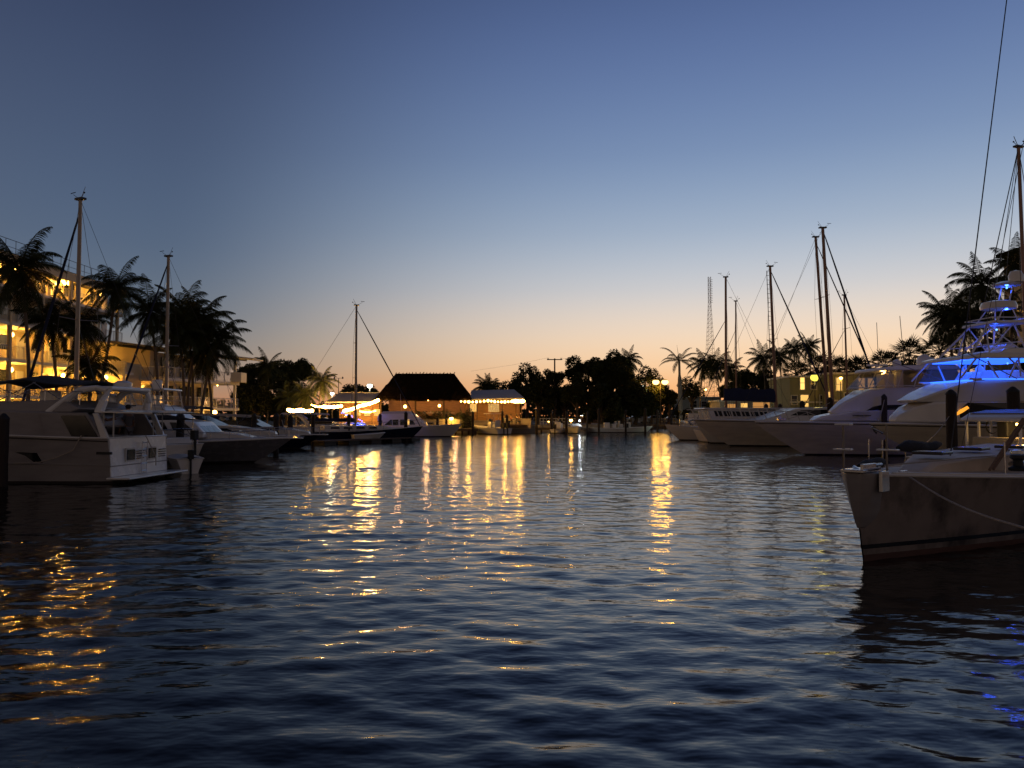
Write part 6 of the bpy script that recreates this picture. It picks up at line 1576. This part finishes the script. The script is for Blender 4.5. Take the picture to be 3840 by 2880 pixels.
# ------------------------------------------------------------------ the near sailing yacht at the right
def near_yacht():
    L = 15.0; bow = Vector((5.62, 12.75, 0)); a = math.atan2(.66, .75)     # direction bow -> stern
    d = Vector((math.cos(a), math.sin(a), 0)); rz = a + PI
    t = thing('sailing_yacht', bow + d * L / 2, 'near sailing yacht with blunt white bow and dark patchy hull at the right', 'sailing yacht', rz=rz)
    HM = stain_and_shade('stain_shade_topsides', (.24, .20, .18), (.05, .038, .034), (.8, .8, .6))  # topsides carry painted shadow patches along with the stains
    h = Hull(L, 4.4, .98, 1.44, rake=.28, pt=1.75, pw=1.45, stern=.6, wl=.86, draft=.8, pz=1.4)
    h.build(t, HM, mat('red_brown_bottom', (.10, .05, .04), .7, var=.25), deck=mat('worn_cream_deck', (.66, .57, .48), .6, var=.14, scale=2, bump=.15, bscale=90), camber=.10, rail=.028, railm=GEL, stripe=(.20, .27, BLACKH))
    xb = L / 2
    # raised white toe rail edge and stem fairing
    for sd in (-1, 1):
        b = MB(); b.rings([[p + Vector((0, -sd * .06, -.005)), p + Vector((0, sd * .015, -.005)), p + Vector((0, sd * .015, .055)), p + Vector((0, -sd * .06, .055))] for p in [h.sheer(k / 20, sd) for k in range(20)]]); b.build('toe_rail', GEL, t, bevel=.008)
    b = MB(); rr = []
    for k in range(7):
        z = lerp(.55, 1.47, k / 6); w_ = lerp(.05, .27, (k / 6) ** .7); x = xb - .28 * (1 - z / 1.44) ** 1.25 if z < 1.44 else xb
        rr.append([(x - .45, -w_ - .03, z), (x - .1, -w_, z), (x + .05, -w_ * .45, z), (x + .05, w_ * .45, z), (x - .1, w_, z), (x - .45, w_ + .03, z)])
    b.rings(rr); b.build('stem_fairing', DULL, t, smooth=True, bevel=.02)
    # bow platform, rollers, anchor, pulpit
    b = MB(); b.box((xb - .25, 0, 1.50), (.7, .38, .05)); b.box((xb - .35, .33, 1.33), (.28, .06, .34)); b.box((xb - .3, .1, 1.56), (.5, .05, .1)); b.build('bow_roller', STEEL, t, bevel=.01)
    mb_tube(t, 'anchor', [[(xb - .8, .1, 1.58), (xb - .15, .1, 1.58)], [(xb - .25, -.12, 1.55), (xb - .05, .1, 1.5), (xb - .25, .32, 1.55)]], .025, STEEL)
    for q in ([(xb - .1, -.22, 1.5), (xb - .1, -.22, 2.24)], [(xb - .45, .34, 1.5), (xb - .45, .34, 2.24)]): mb_tube(t, 'pulpit', [q], .017, mat('dull_steel', (.18, .17, .17), .4, metal=.8))
    parts(t, 'pulpit_seat', GEL, [((xb - .08, -.20, 2.26), (.14, .26, .035)), ((xb - .08, -.22, 1.84), (.12, .30, .03)), ((xb - .45, .36, 1.84), (.12, .34, .03))], .01)
    # low deck house, hatches, rolled sail, lines
    house(t, 'deck_house', [(xb - 2.2, 1.38), (xb - 2.7, 1.55), (xb - 4.5, 1.62), (xb - 9.5, 1.70), (xb - 10.5, 1.2), (xb - 2.2, 1.2)], lambda x, z: max(.25, 1.25 * (1 - max(0, (x - xb + 6) / 4.2) ** 1.6)) - max(0, z - 1.3) * .5, mat('worn_cream_deck', (.44, .38, .33), .6), .07)
    for a_, y in ((3.3, 0), (5.4, 0), (6.8, .35)): b = MB(); b.box((xb - a_, y, 1.66 + .01 * a_), (.55, .55, .06)); b.build('deck_hatch', mat('smoked_hatch', (.05, .045, .04), .15), t, bevel=.02)
    b = MB(); b.path([(xb - 1.4 - k * .28, -.55 - .05 * k + .03 * math.sin(k * 2), 1.48 + .02 * math.sin(k * 1.7)) for k in range(8)], [.05, .09, .11, .12, .11, .10, .09, .04], 9); b.build('rolled_sail_bag', CANVD, t, smooth=True)
    b = MB(); b.path([(xb - 4.3 - k * .3, -1.05 + .04 * math.sin(k * 2.3), 1.72 + .03 * math.sin(k)) for k in range(9)], [.05, .11, .14, .13, .14, .12, .1, .09, .04], 9); b.build('rolled_sail_bag', CANVD, t, smooth=True)
    mb_tube(t, 'jackline', [[(xb - .8, .15, 1.56), (xb - 3.5, .62, 1.62), (xb - 7.5, 1.0, 1.62)]], .014, ROPE)
    b = MB(); b.lathe([(.16, 0), (.17, .05), (.09, .1), (.08, .2), (.14, .24), (.13, .3), (.02, .32)], (xb - 5.0, .95, 1.42), 14); b.build('winch', STEEL, t, smooth=True)
    b = MB(); b.lathe([(.16, 0), (.17, .05), (.09, .1), (.08, .2), (.14, .24), (.13, .3), (.02, .32)], (xb - 4.3, 1.15, 1.36), 14); b.build('winch', RUBBER, t, smooth=True)
    for k in (.78, .66, .52): 
        b = MB()
        for sd in (-1, 1): p = h.sheer(k, sd, .08); b.tube(p, p + Vector((0, 0, .62)), .014)
        b.build('stanchion', STEEL, t, smooth=True)
    mb_tube(t, 'gangway', [[(xb - 3.2, 1.0, 1.42), (xb - 4.3, 1.25, 2.35)], [(xb - 3.4, 1.0, 1.42), (xb - 4.45, 1.25, 2.33)]], .026, TEAK)
    for sd in (-1, 1): b = MB(); p = h.sheer(.93, sd, .12); b.box(p + Vector((0, 0, .05)), (.26, .06, .06)); b.build('cleat', STEEL, t, bevel=.01)
    # mast and its rigging
    mx = xb - 9.5; rake = 1.5; top = 17
    b = MB(); b.rings([[(mx - rake * k + .17 * math.cos(q * .5236), .11 * math.sin(q * .5236), lerp(1.5, top, k)) for q in range(12)] for k in (0, .5, 1)]); b.build('mast', BLACKH, t, smooth=True)
    W = MB(); W.tube((xb - 4.2, 0, 1.6), (xb - 10.1, 0, 16.5), .013, n=5); W.build('inner_forestay', WIRE, t)
    W = MB(); W.tube((mx + .3, 1.55, 1.2), (mx - rake * .55, .1, 10), .008, n=5); W.tube((mx - .3, 1.55, 1.2), (mx - rake * .9, .1, 15.5), .009, n=5); W.tube((mx + .3, -1.55, 1.2), (mx - rake * .55, -.1, 10), .008, n=5); W.build('shroud', WIRE, t)
    b = MB()
    for q in ((mx + .3, 1.55), (mx - .3, 1.55)): b.tube((q[0], q[1], 1.2), (q[0], q[1] - .02, 1.6), .022)
    b.build('turnbuckle', STEEL, t, smooth=True)
    b = MB(); b.path([(mx + .9 + .55 * math.cos(k * .35), .9, 2.1 + .35 * math.sin(k * .35)) for k in range(10)], .035, 8); b.build('hoop', RUBBER, t, smooth=True)
    return t, h, bow, d
near_yacht()

def mooring_line(a, b_, sag, label, r=.016):
    a, b_ = Vector(a), Vector(b_); t = MB(); t.path([a.lerp(b_, k / 16) - Vector((0, 0, sag * math.sin(PI * k / 16))) - a for k in range(17)], r, 6)
    o = t.build('mooring_line', ROPE, None, smooth=True); o.location = a; tag(o, label, 'rope'); return o
mooring_line(P(3412, 1790, 12.9), P(3860, 1985, 9.0), .10, 'pale mooring line slanting down across the near yacht hull')
mooring_line(P(3420, 1697, 20.5), P(3560, 1560, 31), .15, 'mooring line from the near yacht deck to the left pointed piling')

mooring_line(P(2850, 1590, 48.5), P(3112, 1510, 59.5), .25, 'mooring line from the middle yacht bow to the piling at its nose', .02)
mooring_line(P(3290, 1592, 37), P(3316, 1500, 45.5), .1, 'mooring line from the blue lit yacht bow to the short piling', .02)
mooring_line(P(1085, 1650, 40), P(1057, 1575, 59.5), .2, 'mooring line from the sportfishing boat bow to the piling behind it', .02)
mooring_line(P(1695, 1592, 90.5), P(1674, 1568, 101.5), .2, 'mooring line from the white cabin cruiser bow to the piling', .02)
# dark distant tree line along the horizon
rnd = random.Random(8); c = MB()
for i in range(9000):
    a = rnd.uniform(-1.0, 1.0); Y = 210 + rnd.uniform(0, 25); x = a * 260; hh = 5.5 + 1.6 * math.sin(x * .05) + 1.2 * math.sin(x * .17 + 1) + .8 * math.sin(x * .41)
    p = Vector((x, Y, 1 + rnd.uniform(0, hh))); s_ = rnd.uniform(.5, 1.1)
    u = Vector((rnd.gauss(0, 1), rnd.gauss(0, .6), rnd.gauss(0, 1))).normalized() * s_; v = u.cross(Vector((0, 1, 0))).normalized() * s_ * .6 if abs(u.normalized().y) < .98 else Vector((s_, 0, 0))
    c.add([p - u, p + v, p + u, p - v], [(0, 1, 2, 3)])
o = c.build('treeline', LEAF); tag(o, 'dark far tree line along the horizon beyond the park', 'trees', kind='stuff')
hedge(1995, 2440, 1520, 150, 'long dark hedge along the far street under the trees', 1556, 5000, .22, 2)
hedge(2440, 2960, 1512, 152, 'long dark hedge beyond the far end of the basin', 1556, 5000, .22, 2)
hedge(900, 1210, 1500, 126, 'dark undergrowth left of the restaurant', 1556, 5000, .2, 3)
hedge(3290, 3840, 1440, 92, 'tall dark hedge behind the large yachts on the right bank', 1556, 6000, .2, 3)
